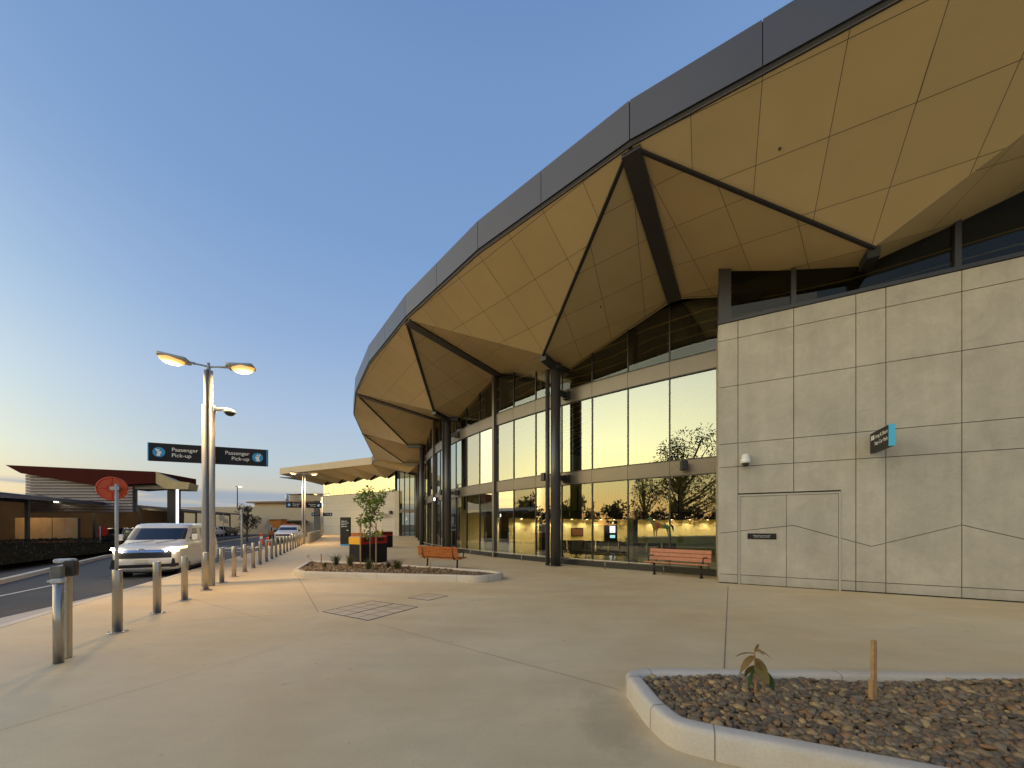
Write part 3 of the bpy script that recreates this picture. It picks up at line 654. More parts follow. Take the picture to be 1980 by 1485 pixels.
# ------------------------------------------------------------------ lamp posts with pick-up signs
def make_post():
    t=thing('lamp_post','x','lamp post',(0,0,0),20.8,'double-headed lamp posts along the kerb')
    m=MB()
    for x,y,r,z1 in ((-.072,0,.068,4.70),(.072,0,.068,4.70),(0,.05,.075,4.70),(-.052,0,.046,5.60),(.052,0,.046,5.60),(0,.02,.04,5.70)): m.tube((x,y,0),(x,y,z1),r,n=18)
    m.build('pole',M_galv,t,True)
    m=MB(); m.box((0,-.052,2.85),(.035,.02,5.5)); m.build('cable_slot',mat('dark_groove',(.10,.10,.11),.5) if 'dark_groove' not in bpy.data.materials else bpy.data.materials['dark_groove'],t,True)
    m=MB(); m.tube((0,0,5.55),(0,0,5.80),.034,n=14); m.tube((0,0,5.6),(0,0,5.64),.05,n=14); m.build('top_cap',M_galv,t,True)
    for s in (-1,1):
        m=MB(); m.tube((0,0,5.70),(s*.45,0,5.755),.022,n=10); m.tube((s*.28,0,5.735),(s*.46,0,5.757),.032,n=10); m.build('arm',M_galv,t,True)
        h=MB(); b_=bmesh.new(); bmesh.ops.create_cube(b_,size=1); bmesh.ops.bevel(b_,geom=b_.edges[:],offset=.18,segments=3,profile=.6,affect='EDGES')
        Mx=Matrix.Translation((s*.70,0,5.80))@Matrix.Rotation(s*R(-7),4,'Y')@Matrix.Diagonal((.60,.40,.085,1))
        b_.verts.ensure_lookup_table(); h.add([Mx@v.co for v in b_.verts],[[v.index for v in f.verts] for f in b_.faces],0,None,True); b_.free()
        hd=h.build('lamp_head',M_galv,t,True)
        m=MB(); n=32; nr=9; Q=Matrix.Translation((s*.745,0,5.775))@Matrix.Rotation(s*R(-7),4,'Y'); vs=[]; uvv=[]
        for k in range(nr+1):
            f=k/nr
            for i in range(n): a=2*math.pi*i/n; vs.append(Q@Vector((.265*f*math.cos(a),.205*f*math.sin(a),-.135*math.sqrt(max(0,1-f*f))))); uvv.append((f,.5))
        fs=[(k*n+i,(k+1)*n+i,(k+1)*n+(i+1)%n,k*n+(i+1)%n) for k in range(nr) for i in range(n)]
        m.add(vs,fs,0,[[(max(.001,uvv[q][0]),.5) for q in f] for f in fs],True); m.build('lens',M_lampw,hd,True)  # bowl enlarged so its painted amber rim reads as lamp glow
    return t
def make_dsign():
    t=thing('direction_sign','x','sign',(0,0,0),20.8,'black pick-up signs on the lamp posts')
    m=MB(); m.bbox((0,0,0),(2.50,.085,.455),.006); m.build('board',M_sign,t,True)
    for s in (-1,1):
        m=MB(); m.box((s*1.262,0,0),(.022,.087,.457)); m.build('end_cap',M_blue,t,True)
        ic=MB(); x=s*1.05; ic.tube((x,-.0425,-.005),(x,-.0485,-.005),.125,n=36); io=ic.build('icon_disc',M_blue,t,True)
        g=MB(); y=-.051
        g.tube((x-.005,-.0485,.052),(x-.005,y,.052),.021,n=16)
        for pts in ([(-.030,.022),(.028,.022),(.034,-.035),(-.026,-.035)],[(.008,.022),(.038,.010),(.072,.085),(.056,.092)],[(-.026,-.035),(.036,-.035),(.052,-.095),(-.032,-.095)],[(-.050,.020),(-.026,.022),(-.030,-.04),(-.052,-.04)]):
            if s<0: pts=[(-a,b) for a,b in pts][::-1]
            g.slab([(a*(1 if s>0 else 1),b) for a,b in pts],(x,y,-.005),(1,0,0),(0,0,1),(0,-1,0),.002)
        g.build('pictogram',M_letter,io,True)
        for i,wrd in enumerate(('Passenger','Pick-up')):
            Mx=Matrix.Translation((-.80 if s<0 else .86,-.0435,.035-.145*i))@Matrix.Rotation(R(90),4,'X')
            text_mesh(wrd,.136,M_letter,'lettering',t,Mx,'LEFT' if s<0 else 'RIGHT')
    return t
PB=at(403,1133); PD=Vector((-9.05,19.75,0))
p0=make_post(); s0=make_dsign()
PL=['near lamp post with two lit heads, a black pick-up sign and a camera','second lamp post, at the far end of the bollard row beside the low wall','farthest lamp post, standing behind the low wall in front of the grey wing']
SL=['large black pick-up sign across the near lamp post, with readable white words','black pick-up sign on the second lamp post at the end of the bollards','smallest black pick-up sign, on the farthest lamp post by the grey wing']
for i in range(3):
    o=p0 if i==0 else copy_tree(p0); o.location=PB+PD*i; o['label']=PL[i]
    q=s0 if i==0 else copy_tree(s0); q['label']=SL[i]; rot=Matrix.Rotation(R(20.8),3,'Z')
    q.location=PB+PD*i+rot@Vector((0,.155,3.43-(.0,.25,.45)[i]))
    for s in (-1,1):
        ld=bpy.data.lights.new('lamp_head_light','AREA'); ld.shape='ELLIPSE'; ld.size=.38; ld.size_y=.19; ld.energy=(105,160,160)[i]; ld.color=(1,.63,.25); ld.spread=R(165)
        lo_=bpy.data.objects.new('lamp_head_light',ld); C.objects.link(lo_); lo_.location=PB+PD*i+rot@Vector((s*.745,0,5.60))
# camera on the near post
rot=Matrix.Rotation(R(20.8),3,'Z'); cb=PB+rot@Vector((.10,-.02,4.60))
t=thing('security_camera','white dome camera on a short arm fixed to the near lamp post','camera',cb); ar=rot@Vector((1,-.15,0))
m=MB(); m.obox(cb+ar*.02,ar*.05,perp(ar)*.12,(0,0,.17)); m.build('mount',M_white,t)
m=MB(); m.pipe([cb+ar*.04+Vector((0,0,.0)),cb+ar*.25+Vector((0,0,.015)),cb+ar*.36+Vector((0,0,-.01))],[.05,.045,.06],12); m.build('arm',M_white,t)
m=MB(); m.lathe([(.03,.06),(.09,.045),(.135,-.01),(.14,-.035),(.125,-.045)],cb+ar*.38+Vector((0,0,-.03)),22); m.build('housing',M_white,t)
m=MB(); m.lathe([(.11,-.046),(.105,-.07),(.08,-.10),(.04,-.118),(.01,-.122)],cb+ar*.38+Vector((0,0,-.03)),20); m.build('dome',M_plastic,t)

# ------------------------------------------------------------------ things fixed on the terminal
t=thing('wall_sign','black projecting car park sign with a cyan edge on the grey wall','sign',sz(3.10,3.25,.0))
o_=sz(3.10,3.25,.02); m=MB(); m.obox(sz(3.10,3.475,.50),WN*.92,WD*.095,Vector((0,0,.45))); m.build('board',M_sign,t)
m=MB(); m.obox(sz(3.10,3.475,.968),WN*.016,WD*.10,Vector((0,0,.455))); m.build('edge_strip',M_cyan,t)
m=MB(); m.obox(sz(3.10,3.475,.022),WN*.04,WD*.06,Vector((0,0,.3))); m.build('wall_bracket',M_dark,t)
Mx=Matrix(((WN.x,0,-WD.x,0),(WN.y,0,-WD.y,0),(0,1,0,0),(0,0,0,1)))
def on_sign(tx,size,a,z): text_mesh(tx,size,M_letter,'lettering',t,Matrix.Translation(sz(3.10,z,a)-WD*.048-t.location)@Mx)
on_sign('Long & Short',.115,.30,3.545); on_sign('Stay Car Park',.115,.28,3.395)
for a,w in ((.10,.07),(.19,.07)):
    m=MB(); m.obox(sz(3.10,3.58,a+w/2)-WD*.049,WN*w,WD*.004,Vector((0,0,.10))); m.build('pictogram',M_letter,t)
t=thing('security_camera','white turret camera with a dark lens on the grey wall above the service door','camera',sz(.60,3.2,0))
m=MB(); m.obox(sz(.60,3.38,.03),WD*.12,WN*.06,Vector((0,0,.14))); m.obox(sz(.60,3.37,.10),WD*.06,WN*.14,Vector((0,0,.06))); m.build('mount',M_white,t)
m=MB(); m.lathe([(.05,.22),(.085,.20),(.095,.10),(.115,.07),(.115,.0),(.10,-.02)],sz(.60,3.22,.17),22); m.build('housing',M_white,t)
m=MB(); m.lathe([(.075,-.02),(.07,-.07),(.04,-.10),(.01,-.105)],sz(.60,3.22,.17),18); m.build('dome',M_plastic,t)
t=thing('door_plate','small black plate with two lines of tiny white letters on the service door','sign',sz(.97,1.2,0))
m=MB(); m.slab([(.66,1.215),(1.28,1.215),(1.28,1.365),(.66,1.365)],WA+WN*.012,WD,(0,0,1),WN,.014); m.build('plate',M_sign,t)
Mx=Matrix(((WD.x,0,WN.x,0),(WD.y,0,WN.y,0),(0,1,0,0),(0,0,0,1)))
for i,tx in enumerate(('EMERGENCY EXIT KEEP CLEAR','DO NOT OBSTRUCT DOOR')): text_mesh(tx,.027,M_letter,'lettering',t,Matrix.Translation(sz(.97,1.297-.036*i,.0135)-t.location)@Mx,'CENTER',.001)
t=RAIL.build('kicker_rail',M_steel); tag(t,'thin low stainless rail on short posts along the foot of the glass wall','rail')
def speaker(k,z,label,yaw=0):
    p=fac(k,.08,z); r=rad(min(k,4)); a=math.degrees(math.atan2(r.y,r.x)); t=thing('wall_speaker',label,'speaker',p)
    m=MB(); m.tube(p,p+r*.16,.03,n=10); m.build('bracket',M_plastic,t)
    m=MB(); m.bbox(p+r*.25,(.20,.20,.30),.02,a+yaw); m.build('cabinet',M_plastic,t)
speaker(.47,3.46,'black box speaker on the lower bronze band next to the grey wall',25)
c=at(1074.5,1094.0); r=Vector((c-CTR)); r.normalize(); tt=Vector((-r.y,r.x,0)); tt=tt if tt.x<0 else -tt
for nm,base in (('black box speaker clamped to the nearest twin column',c),('black box speaker clamped to the second twin column',at(866,1067.5))):
    p=base+r*.12+tt*.48+Vector((0,0,3.47)); t=thing('wall_speaker',nm,'speaker',p,0,'speakers on the columns')
    m=MB(); m.bbox(p,(.20,.19,.30),.02,40); m.build('cabinet',M_plastic,t); m=MB(); m.beam(p,p-tt*.2,.05,.06); m.build('bracket',M_plastic,t)
for k,lab in ((2.46,'white floodlight shining on the glass wall band just left of the second column'),(3.02,'white floodlight shining on the glass wall band behind the third column')):
    p=fac(k,.14,3.30); r_=rad(k); t=thing('floodlight',lab,'floodlight',p,0,'lit floodlights on the glass wall'); a=math.degrees(math.atan2(r_.y,r_.x))
    m=MB(); m.bbox(p,(.16,.26,.22),.02,a); m.build('housing',M_dark,t); m=MB(); m.box(p+r_*.085-Vector((0,0,.02)),(.01,.22,.18),a); m.build('lens',M_spotw,t)

# ------------------------------------------------------------------ the far wing
WL=Vector((-31.7,60,0)); WR=Vector((-16.4,50,0)); wu=(WR-WL).normalized(); wn=Vector((wu.y,-wu.x,0)); ww=(WR-WL).length
X=thing('terminal_wing','far wing with flat tan roof edge, pale grey panels and bright glass strip','building',tuple((WL+WR)/2))
m=MB(); zs=[0,1.28,2.56,3.84,5.12,6.3]; xs=[i*ww/7 for i in range(8)]
for z0,z1 in zip(zs[:-1],zs[1:]):
    for a,b in zip(xs[:-1],xs[1:]): m.slab([(a+.01,z0+.01),(b-.01,z0+.01),(b-.01,z1-.01),(a+.01,z1-.01)],WL,wu,(0,0,1),wn,.1)
m.build('cladding',mat('wing_panels',(.50,.47,.42),.5,noise=.05,nscale=.6),X)
m=MB(); m.slab([(0,0),(ww,0),(ww,6.3),(0,6.3)],WL-wn*.06,wu,(0,0,1),wn,.6); m.build('wall_backing',M_joint,X)
for a,b in zip([i*ww/12 for i in range(12)],[i*ww/12 for i in range(1,13)]):
    m=MB(); m.slab([(a+.02,6.36),(b-.02,6.36),(b-.02,9.3),(a+.02,9.3)],WL,wu,(0,0,1),wn,.03); m.build('glass_pane',M_glass2,X)
m=MB(); m.slab([(0,6.3),(ww,6.3),(ww,9.4),(0,9.4)],WL-wn*.10,wu,(0,0,1),wn,.3); m.build('glazing_back',M_black,X)
E_=fac(5.8); pc=WR+wu*.35
m=MB(); m.slab([(0,0),(.9,0),(.9,6.3),(0,6.3)],WR+wu*.02,wu,(0,0,1),wn,.5); m.build('corner_pillar',M_panel,X)
gu=(E_-(WR+wu*.95)); gl_=gu.length; gu.normalize(); gn=Vector((gu.y,-gu.x,0))
for i in range(4):
    m=MB(); a,b=gl_*i/4+.03,gl_*(i+1)/4-.03
    m.add([WR+wu*.95+gu*x+Vector((0,0,z)) for x,z in ((a,.1),(b,.1),(b,9),(a,9))],[(0,1,2,3)]); m.build('glass_pane',M_gclr,X)
    m=MB(); m.obox(WR+wu*.95+gu*(gl_*i/4)+Vector((0,0,4.5)),gu*.08,gn*.16,Vector((0,0,9))); m.build('mullion',M_dark,X)
m=MB(); m.slab([(0,3.2),(gl_,3.2),(gl_,3.7),(0,3.7)],WR+wu*.95+gn*.05,gu,(0,0,1),gn,.1); m.build('transom',M_band,X)
J2=Fn(5.5); JE=at(541,917,ZF); fu=(JE-J2); NB=5
sf=MB(); lows=[]; highs=[]
for i in range(NB):
    f=(i+.5)/NB; q=WR+(WL-WR)*(f*1.12-.02); lows.append(Vector((q.x,q.y,8.15))+wn*.25)
for i in range(NB+1):
    f=i/NB; q=WR+(WL-WR)*(f*1.12-.02); highs.append(Vector((q.x,q.y,9.1))+wn*.05)
for i in range(NB):
    a,b=J2+fu*(i/NB),J2+fu*((i+1)/NB); l=lows[i]
    facet([a,b,l],a,b-a,1.8,1.4); facet([a,l,highs[i]],l,highs[i]-l,1.6,1.6); facet([b,highs[i+1],l],l,highs[i+1]-l,1.6,1.6)
facet([J2,highs[0],Vn(5)],J2,highs[0]-J2,1.6,1.6); facet([Fn(5),J2,Vn(5)],J2,Fn(5)-J2,1.6,1.6)
q=[highs[0],Vn(5),Gn(5),fac(5.8,0,8.3)]; facet(q[:3],q[0],q[1]-q[0],1.6,1.6); facet([q[0],q[2],q[3]],q[0],q[2]-q[0],1.6,1.6)
sf.build('soffit',M_soffit,X)
m=MB(); fuu=fu.normalized(); fn_=Vector((fuu.y,-fuu.x,0)); fn_=fn_ if fn_.y<0 else -fn_
for i in range(8): a,b=fu.length*i/8,fu.length*(i+1)/8; m.slab([(a+.008,0),(b-.008,0),(b-.008,.96),(a+.008,.96)],J2+fn_*.02,fuu,(0,0,1),fn_,.04)
m.build('fascia',M_wfascia,X)
m=MB(); q=[J2,JE,JE+Vector((4,14,0)),Vector((-12,62,ZF)),Vector((-10,48,ZF))]; m.prism([(p.x,p.y) for p in q],ZF+.3,ZF+.9); m.build('roof',M_dark,X)
m=MB(); m.prism([(p.x,p.y) for p in (JE,JE+Vector((4,14,0)),WL+Vector((-2,6,0)),WL)],9.2,9.3); m.build('end_soffit',M_soffit,X)
for x,lab in ((.7,'small black speaker at the left end of the far grey wing wall'),(ww-.7,'small black speaker at the right end of the far grey wing wall')):
    p=WL+wu*x+Vector((0,0,3.3)); t=thing('wall_speaker',lab,'speaker',p); m=MB(); m.box(p+wn*.2,(.4,.3,.45),-30); m.build('cabinet',M_plastic,t); m=MB(); m.beam(p,p+wn*.1,.08,.08); m.build('bracket',M_plastic,t)
p=WR-wu*2.2+Vector((0,0,3.1)); t=thing('wall_sign','olive projecting sign on the far wing wall behind the young tree','sign',p)
m=MB(); m.obox(p+wn*.9,wu*1.6,wn*.1,Vector((0,0,.5))); m.build('board',mat('olive_sign',(.16,.15,.08),.5),t); m=MB(); m.beam(p,p+wn*.85,.08,.08); m.build('bracket',M_dark,t)
m=MB(); m.obox(p+wn*.957-wu*.2,wu*.9,wn*.01,Vector((0,0,.12))); m.build('text_bar',M_letter,t)
# low concrete wall past the bollards
a,b=at(596,1051),at(627,1034.5); m=MB(); b=a+(b-a).normalized()*17; n=perp(b-a)*.09
m.prism([(q.x,q.y) for q in (a-n,b-n,b+n,a+n)],0,.82); n*=1.2; m.prism([(q.x,q.y) for q in (a-n,b-n,b+n,a+n)],.822,.88)
tag(m.build('low_wall',M_panel),'low concrete wall running on from the bollard row to the wing','wall')

# ------------------------------------------------------------------ benches
def make_bench(name,label,loc,rz,wood,nb,rake=.20):
    t=thing(name,label,'bench',loc,rz,'timber slat benches')
    m=MB(); n=4
    for i in range(n): m.bbox((0,-.20+i*.118,.425-.012*i),(1.80,.104,.036),.006)
    m.build('seat',wood,t,True)
    m=MB(); hb=.37/nb
    for i in range(nb):
        z=.45+hb*(i+.5); y=.245+(z-.42)*rake; u=Vector((0,rake,1)).normalized()*(hb-.012); m.obox((0,y,z),(1.80,0,0),(0,.034,-.034*rake),u)
    m.build('backrest',wood,t,True)
    for s in (-1,1):
        x=s*.68; f=MB()
        f.pipe([(x,-.24,.40),(x,.05,.385),(x,.20,.375),(x,.265,.45),(x,.335,.80)],[.022,.026,.026,.024,.018],8)
        f.pipe([(x,.02,.38),(x,.03,.20),(x,.05,.0)],[.034,.03,.034],8); f.box((x,.05,.012),(.07,.20,.024))
        f.build('frame',M_iron,t,True)
        f=MB(); xx=s*.78; f.pipe([(xx,-.20,.40),(xx,-.215,.58),(xx,-.12,.62),(xx,.17,.605),(xx,.275,.60)],.018,8); f.build('armrest',M_iron,t,True)
    return t
bn=make_bench('bench','orange timber bench seen from behind, just beyond the middle planter',(-2.52,12.95,0),152,M_wood,4)
make_bench('bench','faded salmon timber bench facing out in front of the glass wall',(5.06,10.98,0),-40,M_wood2,3)
o=copy_tree(bn); o.location=(-14.6,33.5,0); o.rotation_euler=(0,0,R(180)); o['label']='small distant orange bench beside the black information pylon'

# ------------------------------------------------------------------ bins and pylon
def make_bin(label,c,a,b,la,lb,h=1.09):
    t=thing('bin_station',label,'bin',c,0,'black recycling bins with coloured tops'); a=Vector(a).normalized(); b=Vector(b).normalized(); c=Vector(c)
    ctr=c+a*la/2+b*lb/2
    m=MB(); m.obox(ctr+Vector((0,0,.40)),a*la,b*lb,Vector((0,0,.80))); m.build('body',M_sign,t)
    m=MB(); m.obox(ctr+Vector((0,0,.944)),a*(la*1.01),b*(lb*1.005),Vector((0,0,.285))); m.build('red_band',M_redb,t)
    m=MB(); nb=-b; m.obox(c+a*la/2+nb*.010+Vector((0,0,.944)),a*(la*1.0),b*.03,Vector((0,0,.283))); m.build('yellow_band',M_yel,t)
    m=MB(); m.obox(ctr+Vector((0,0,1.098)),a*la*.98,b*lb*.98,Vector((0,0,.02))); m.build('lid',mat('pale_bin_lid',(.60,.50,.45),.4),t)
    na=-a
    for f in (.48,):
        m=MB(); m.obox(c+b*lb*f+na*.006+Vector((0,0,.55)),a*.016,b*.02,Vector((0,0,1.06))); m.build('door_gap',M_black,t)
    for f in (.24,.74):
        m=MB(); m.obox(c+b*lb*f+na*.006+Vector((0,0,.97)),a*.02,b*.30,Vector((0,0,.11))); m.build('slot',M_black,t)
    return t
make_bin('black bin block with a yellow end and red long side behind the young tree',(-6.02,14.15,0),(-.87,.48,0),(.48,.87,0),.66,1.35)
make_bin('farther black and dark red bin block, half hidden by the young tree',(-9.0,24.6,0),(-.87,.48,0),(.60,.80,0),.45,.9)
c=Vector((-12.55,26.9,0)); t=thing('information_pylon','tall black information pylon with lines of small white writing and a blue foot','sign',c); ax=Vector((.97,-.22,0)).normalized(); ay=Vector((-.22,-.97,0)).normalized()
m=MB(); m.obox(c+Vector((0,0,1.13)),ax*.80,ay*.16,Vector((0,0,2.02))); m.build('panel',M_sign,t)
m=MB(); m.obox(c+Vector((0,0,.06)),ax*.80,ay*.16,Vector((0,0,.12))); m.build('foot',M_blue,t)
m=MB()
for i,(x0,w) in enumerate(((-.31,.50),(-.31,.66),(-.31,.46),(-.31,.52))):
    z=1.84-.135*i
    for j in range(3): m.obox(c+ay*.083+ax*(x0+.035+.075*j)+Vector((0,0,z)),ax*.055,ay*.004,Vector((0,0,.055)))
    m.obox(c+ay*.083+ax*(x0+.24+(w-.24)/2)+Vector((0,0,z)),ax*(w-.24),ay*.004,Vector((0,0,.028)))
m.obox(c+ay*.083+ax*.24+Vector((0,0,1.16)),ax*.18,ay*.004,Vector((0,0,.05))); m.build('lettering',M_letter,t)

# ------------------------------------------------------------------ drain covers, yellow mark
M_pav=concrete_ground('cover_infill',(.64,.52,.34),.12)
def cover(label,q,nu,nv,bars):
    a,b,c,d=[Vector(p).to_3d() for p in q]; t=thing('drain_cover',label,'drain cover',(a+b+c+d)/4,0,'paved drain covers')
    P_=lambda u,v:(a*(1-u)+d*u)*(1-v)+(b*(1-u)+c*u)*v
    m=MB(); m.prism([(p.x,p.y) for p in (a,b,c,d)],-.01,.002); m.build('tray',M_joint,t)
    m=MB(); g=.010
    for i in range(nu):
        for j in range(nv):
            u0,u1,v0,v1=i/nu+g,(i+1)/nu-g,j/nv+g,(j+1)/nv-g; m.prism([(p.x,p.y) for p in (P_(u0,v0),P_(u1,v0),P_(u1,v1),P_(u0,v1))],-.01,.0042)
    m.build('paver_infill',M_pav,t)
    m=MB(); 
    def bar(p,q,w): s=perp(q-p)*w; m.prism([(r.x,r.y) for r in (p-s,q-s,q+s,p+s)],-.01,.0052)
    for x in bars: bar(P_(x,0),P_(x,1),.016)
    for p,q_ in ((a,b),(b,c),(c,d),(d,a)): bar(p,q_,.008)
    m.build('steel_edge',M_iron,t)
cover('larger square paved drain cover with a dark middle bar',[(-3.47,6.53),(-2.93,7.47),(-1.82,6.9),(-2.395,5.94)],4,4,(.5,))
cover('smaller plain square drain cover towards the middle planter',[(-2.26,7.75),(-1.96,8.26),(-1.43,7.96),(-1.76,7.51)],2,2,())
m=MB(); p=at(1100,1108); m.box((p.x,p.y,.003),(.22,.07,.002),-35); struct('paint_mark',m,mat('yellow_paint',(.55,.40,.07),.6))

# ------------------------------------------------------------------ vehicles
def make_car(name,label,cat,loc,rz,sc,L_,w,sl,side,tags,wheels,rw=.34,body=None,group=None,lit=True,bf=.7):
    t=thing(name,label,cat,loc,rz,group); t.scale=(sc,sc,sc); body=body or M_carw
    rings=[]
    for z,yf,yr,ws,b in sl:
        W_=w*ws; h=[(0,yf),(.5*W_,yf+.03*b),(.80*W_,yf+.12*b),(.955*W_,yf+.34*b),(W_,yf+.66*b)]
        h+=[(W_,max(y,yf+.66*b+.05+.04*i)) for i,y in enumerate(side)]
        h+=[(.965*W_,yr-.14),(.80*W_,yr-.03),(0,yr)]
        ring=[(x,y,z) for x,y in h]+[(-x,y,z) for x,y in h[-2:0:-1]]; rings.append((ring,len(h)))
    n=len(rings[0][0]); nh=rings[0][1]; vs=[p for r,_ in rings for p in r]; fs=[];mi=[]
    for j in range(len(rings)-1):
        for i in range(n):
            fs.append((j*n+i,j*n+(i+1)%n,(j+1)*n+(i+1)%n,(j+1)*n+i)); col=i if i<nh-1 else n-1-i; mi.append(tags.get((j,col),0))
    for j,up in ((0,False),(len(rings)-1,True)):
        r0=j*n
        for i in range(nh-1):
            q=[r0+i,r0+i+1,r0+(n-i-1)%n,r0+(n-i)%n]; q=[k for i_,k in enumerate(q) if k not in q[:i_]]
            if len(q)>2: fs.append(tuple(q if up else q[::-1])); mi.append(0 if up else 3)
    me=bpy.data.meshes.new('cage'); me.from_pydata(vs,[],fs); me.polygons.foreach_set('material_index',mi)
    for k in range(6): me.materials.append(None)
    o=bpy.data.objects.new('cage',me); C.objects.link(o); sm=o.modifiers.new('s','SUBSURF'); sm.levels=2; sm.render_levels=2
    ev=bpy.data.meshes.new_from_object(o.evaluated_get(bpy.context.evaluated_depsgraph_get())); bpy.data.objects.remove(o)
    gv=[v.co.copy() for v in ev.vertices]
    def part(nm,ids,m_,cond=lambda c:True):
        mb=MB(); mp={}
        F_=[]
        for p in ev.polygons:
            if p.material_index in ids and cond(p.center):
                F_.append([mp.setdefault(v,len(mp)) for v in p.vertices])
        if F_: mb.add([gv[v] for v in mp],F_,0,None,True); return mb.build(nm,m_,t,True)
    part('body',(0,),body); part('windscreen',(1,),M_carg,lambda c:c.y<L_*.6); part('rear_window',(1,),M_carg,lambda c:c.y>=L_*.6)
    for s in (-1,1): part('side_windows',(2,),M_carg,lambda c:c.x*s>0); part('headlight',(5,),M_head if lit else M_chrome,lambda c:c.x*s>0)
    part('lower_trim',(3,),M_plastic); part('grille_bar',(4,),M_chrome)
    for y in wheels:
        for s in (-1,1):
            x=s*w*.955; m=MB(); m.tube((x-s*.24,y,rw),(x-s*.01,y,rw),rw*1.17,n=26); m.build('wheel_arch',M_plastic,t,True)
            m=MB(); m.tube((x-s*.20,y,rw),(x+s*.018,y,rw),rw,n=28); wh=m.build('wheel',M_tyre,t,True)
            m=MB(); m.tube((x+s*.016,y,rw),(x+s*.026,y,rw),rw*.64,n=20)
            for k in range(5): q=Vector((0,math.cos(k*1.2566),math.sin(k*1.2566))); m.beam(Vector((x+s*.03,y,rw)),Vector((x+s*.03,y,rw))+q*rw*.6,.05,.02)
            m.build('rim',M_rim,wh,True)
    return t
VS=[(.20,.20,5.05,.93,1),(.30,.05,5.15,.96,1),(.36,.02,5.17,.97,1),(.49,.0,5.19,.98,1),(.62,.0,5.2,.985,1),(.68,.015,5.2,.985,1),(.87,.03,5.2,.99,1),(.90,.04,5.2,.99,1),(1.0,.07,5.2,.99,1),(1.10,.18,5.2,.985,1),(1.16,.42,5.2,.975,1),(1.205,.66,5.19,.955,.9),(1.235,.72,5.18,.94,.85),(1.865,1.46,5.12,.865,.7),(1.905,1.54,5.1,.84,.7),(1.95,1.78,5.02,.74,.7),(1.965,2.1,4.8,.55,.6)]
side=[2.42,2.56,3.55,3.68,4.75]
tg={}
for c in (0,1): tg[(2,c)]=3
tg[(2,2)]=3
for c in (0,1): tg[(5,c)]=3; tg[(6,c)]=3; tg[(7,c)]=4
for c in (2,): tg[(7,c)]=5; tg[(8,c)]=5
tg[(8,3)]=5
for c in (0,1,2): tg[(12,c)]=1
for c in (4,6,8): tg[(12,c)]=2
for c in (10,11): tg[(12,c)]=1
VL=Vector(((-11.06-12.63)/2,(11.8+11.03)/2,ZR))
van=make_car('van','white passenger van with lit headlights and chrome grille bar waiting at the kerb','van',VL,26,.905,5.2,.975,VS,side,tg,(.98,4.18))
for s in (-1,1):
    m=MB(); m.bbox((s*1.10,1.32,1.42),(.20,.14,.24),.04); mo=m.build('mirror',M_carw,van,True); m=MB(); m.beam((s*.93,1.36,1.38),(s*1.03,1.34,1.40),.05,.05); m.build('mirror_arm',M_plastic,mo,True)
    m=MB(); m.slab([(-.07,0),(.09,0),(.05,.30),(-.01,.33)],(s*.80,.115,.36),(1,-s*0,0),(0,0,1),(s*.35,-.9,0),.05); m.build('fog_lamp_recess',M_plastic,van,True)
for s in (-1,1):
    m=MB(); m.lathe([(.01,-.05),(.065,-.03),(.075,0.),(.06,.04)],(s*.79,.165,1.045),16); m.build('headlight_bulb',M_bulb,van,True); m=MB(); m.lathe([(.01,-.03),(.04,-.02),(.045,0.),(.03,.03)],(s*.62,.09,.985),14); m.build('headlight_bulb',M_bulb,van,True)
m=MB(); m.bbox((0,-.018,.60),(.40,.02,.12),.005); m.build('number_plate',M_plate,van,True)
m=MB()
for rx,rz_,oz in ((.095,.06,0),(.03,.055,0),(.06,.022,.02)): m.pipe([(rx*math.cos(x*.3142),-.012,.985+oz+rz_*math.sin(x*.3142)) for x in range(21)],.008,n=6)
m.build('emblem',M_chrome,van,True)
m=MB(); m.pipe([(-.62,.655,1.215),(-.1,.74,1.29),(.05,.78,1.31)],.010,6); m.pipe([(.15,.655,1.215),(.55,.78,1.30),(.7,.84,1.33)],.010,6); m.build('wipers',M_plastic,van,True)
m=MB(); m.box((0,2.9,.18),(1.6,4.4,.10)); m.build('underbody',M_plastic,van,True)
for s in (-1,1):
    ld=bpy.data.lights.new('headlamp_beam','SPOT'); ld.energy=9; ld.color=(1,.78,.45); ld.spot_size=R(70); ld.spot_blend=.8; ld.shadow_soft_size=.08
    lo_=bpy.data.objects.new('headlamp_beam',ld); C.objects.link(lo_); rr=Matrix.Rotation(R(26),3,'Z'); lo_.location=VL+rr@Vector((s*.72,-.10,.93)); lo_.rotation_euler=(rr@Vector((0,1,.22))).to_track_quat('Z','Y').to_euler()
US=[(.32,.16,4.8,.93,1),(.44,.03,4.88,.96,1),(.56,.0,4.9,.98,1),(.68,.0,4.9,.99,1),(.90,.03,4.9,.99,1),(.99,.09,4.9,.985,1),(1.07,.40,4.9,.98,1),(1.14,1.20,4.88,.95,.9),(1.18,1.30,4.86,.93,.8),(1.60,1.92,4.5,.82,.6),(1.68,2.05,4.4,.78,.6),(1.75,2.3,4.2,.66,.6),(1.77,2.6,4.0,.5,.5)]
uside=[2.72,2.84,3.55,3.66,4.2]; ug={}
for c in (0,1,2): ug[(1,c)]=3
for c in (0,1): ug[(3,c)]=3
ug[(4,2)]=5; ug[(4,3)]=5; ug[(3,2)]=0
for c in (0,1,2): ug[(8,c)]=1
for c in (4,6,8): ug[(8,c)]=2
for c in (10,11): ug[(8,c)]=1
suv=make_car('car','white four-wheel drive with an orange roof bar driving in behind the bollards','car',at(549,1050.5,ZR)+Vector((0,0,0)),22,.95,4.9,.95,US,uside,ug,(.95,3.9),.37,lit=False)
m=MB(); m.bbox((0,2.5,1.83),(1.1,.25,.10),.03); m.build('roof_bar',M_ambd,suv,True)
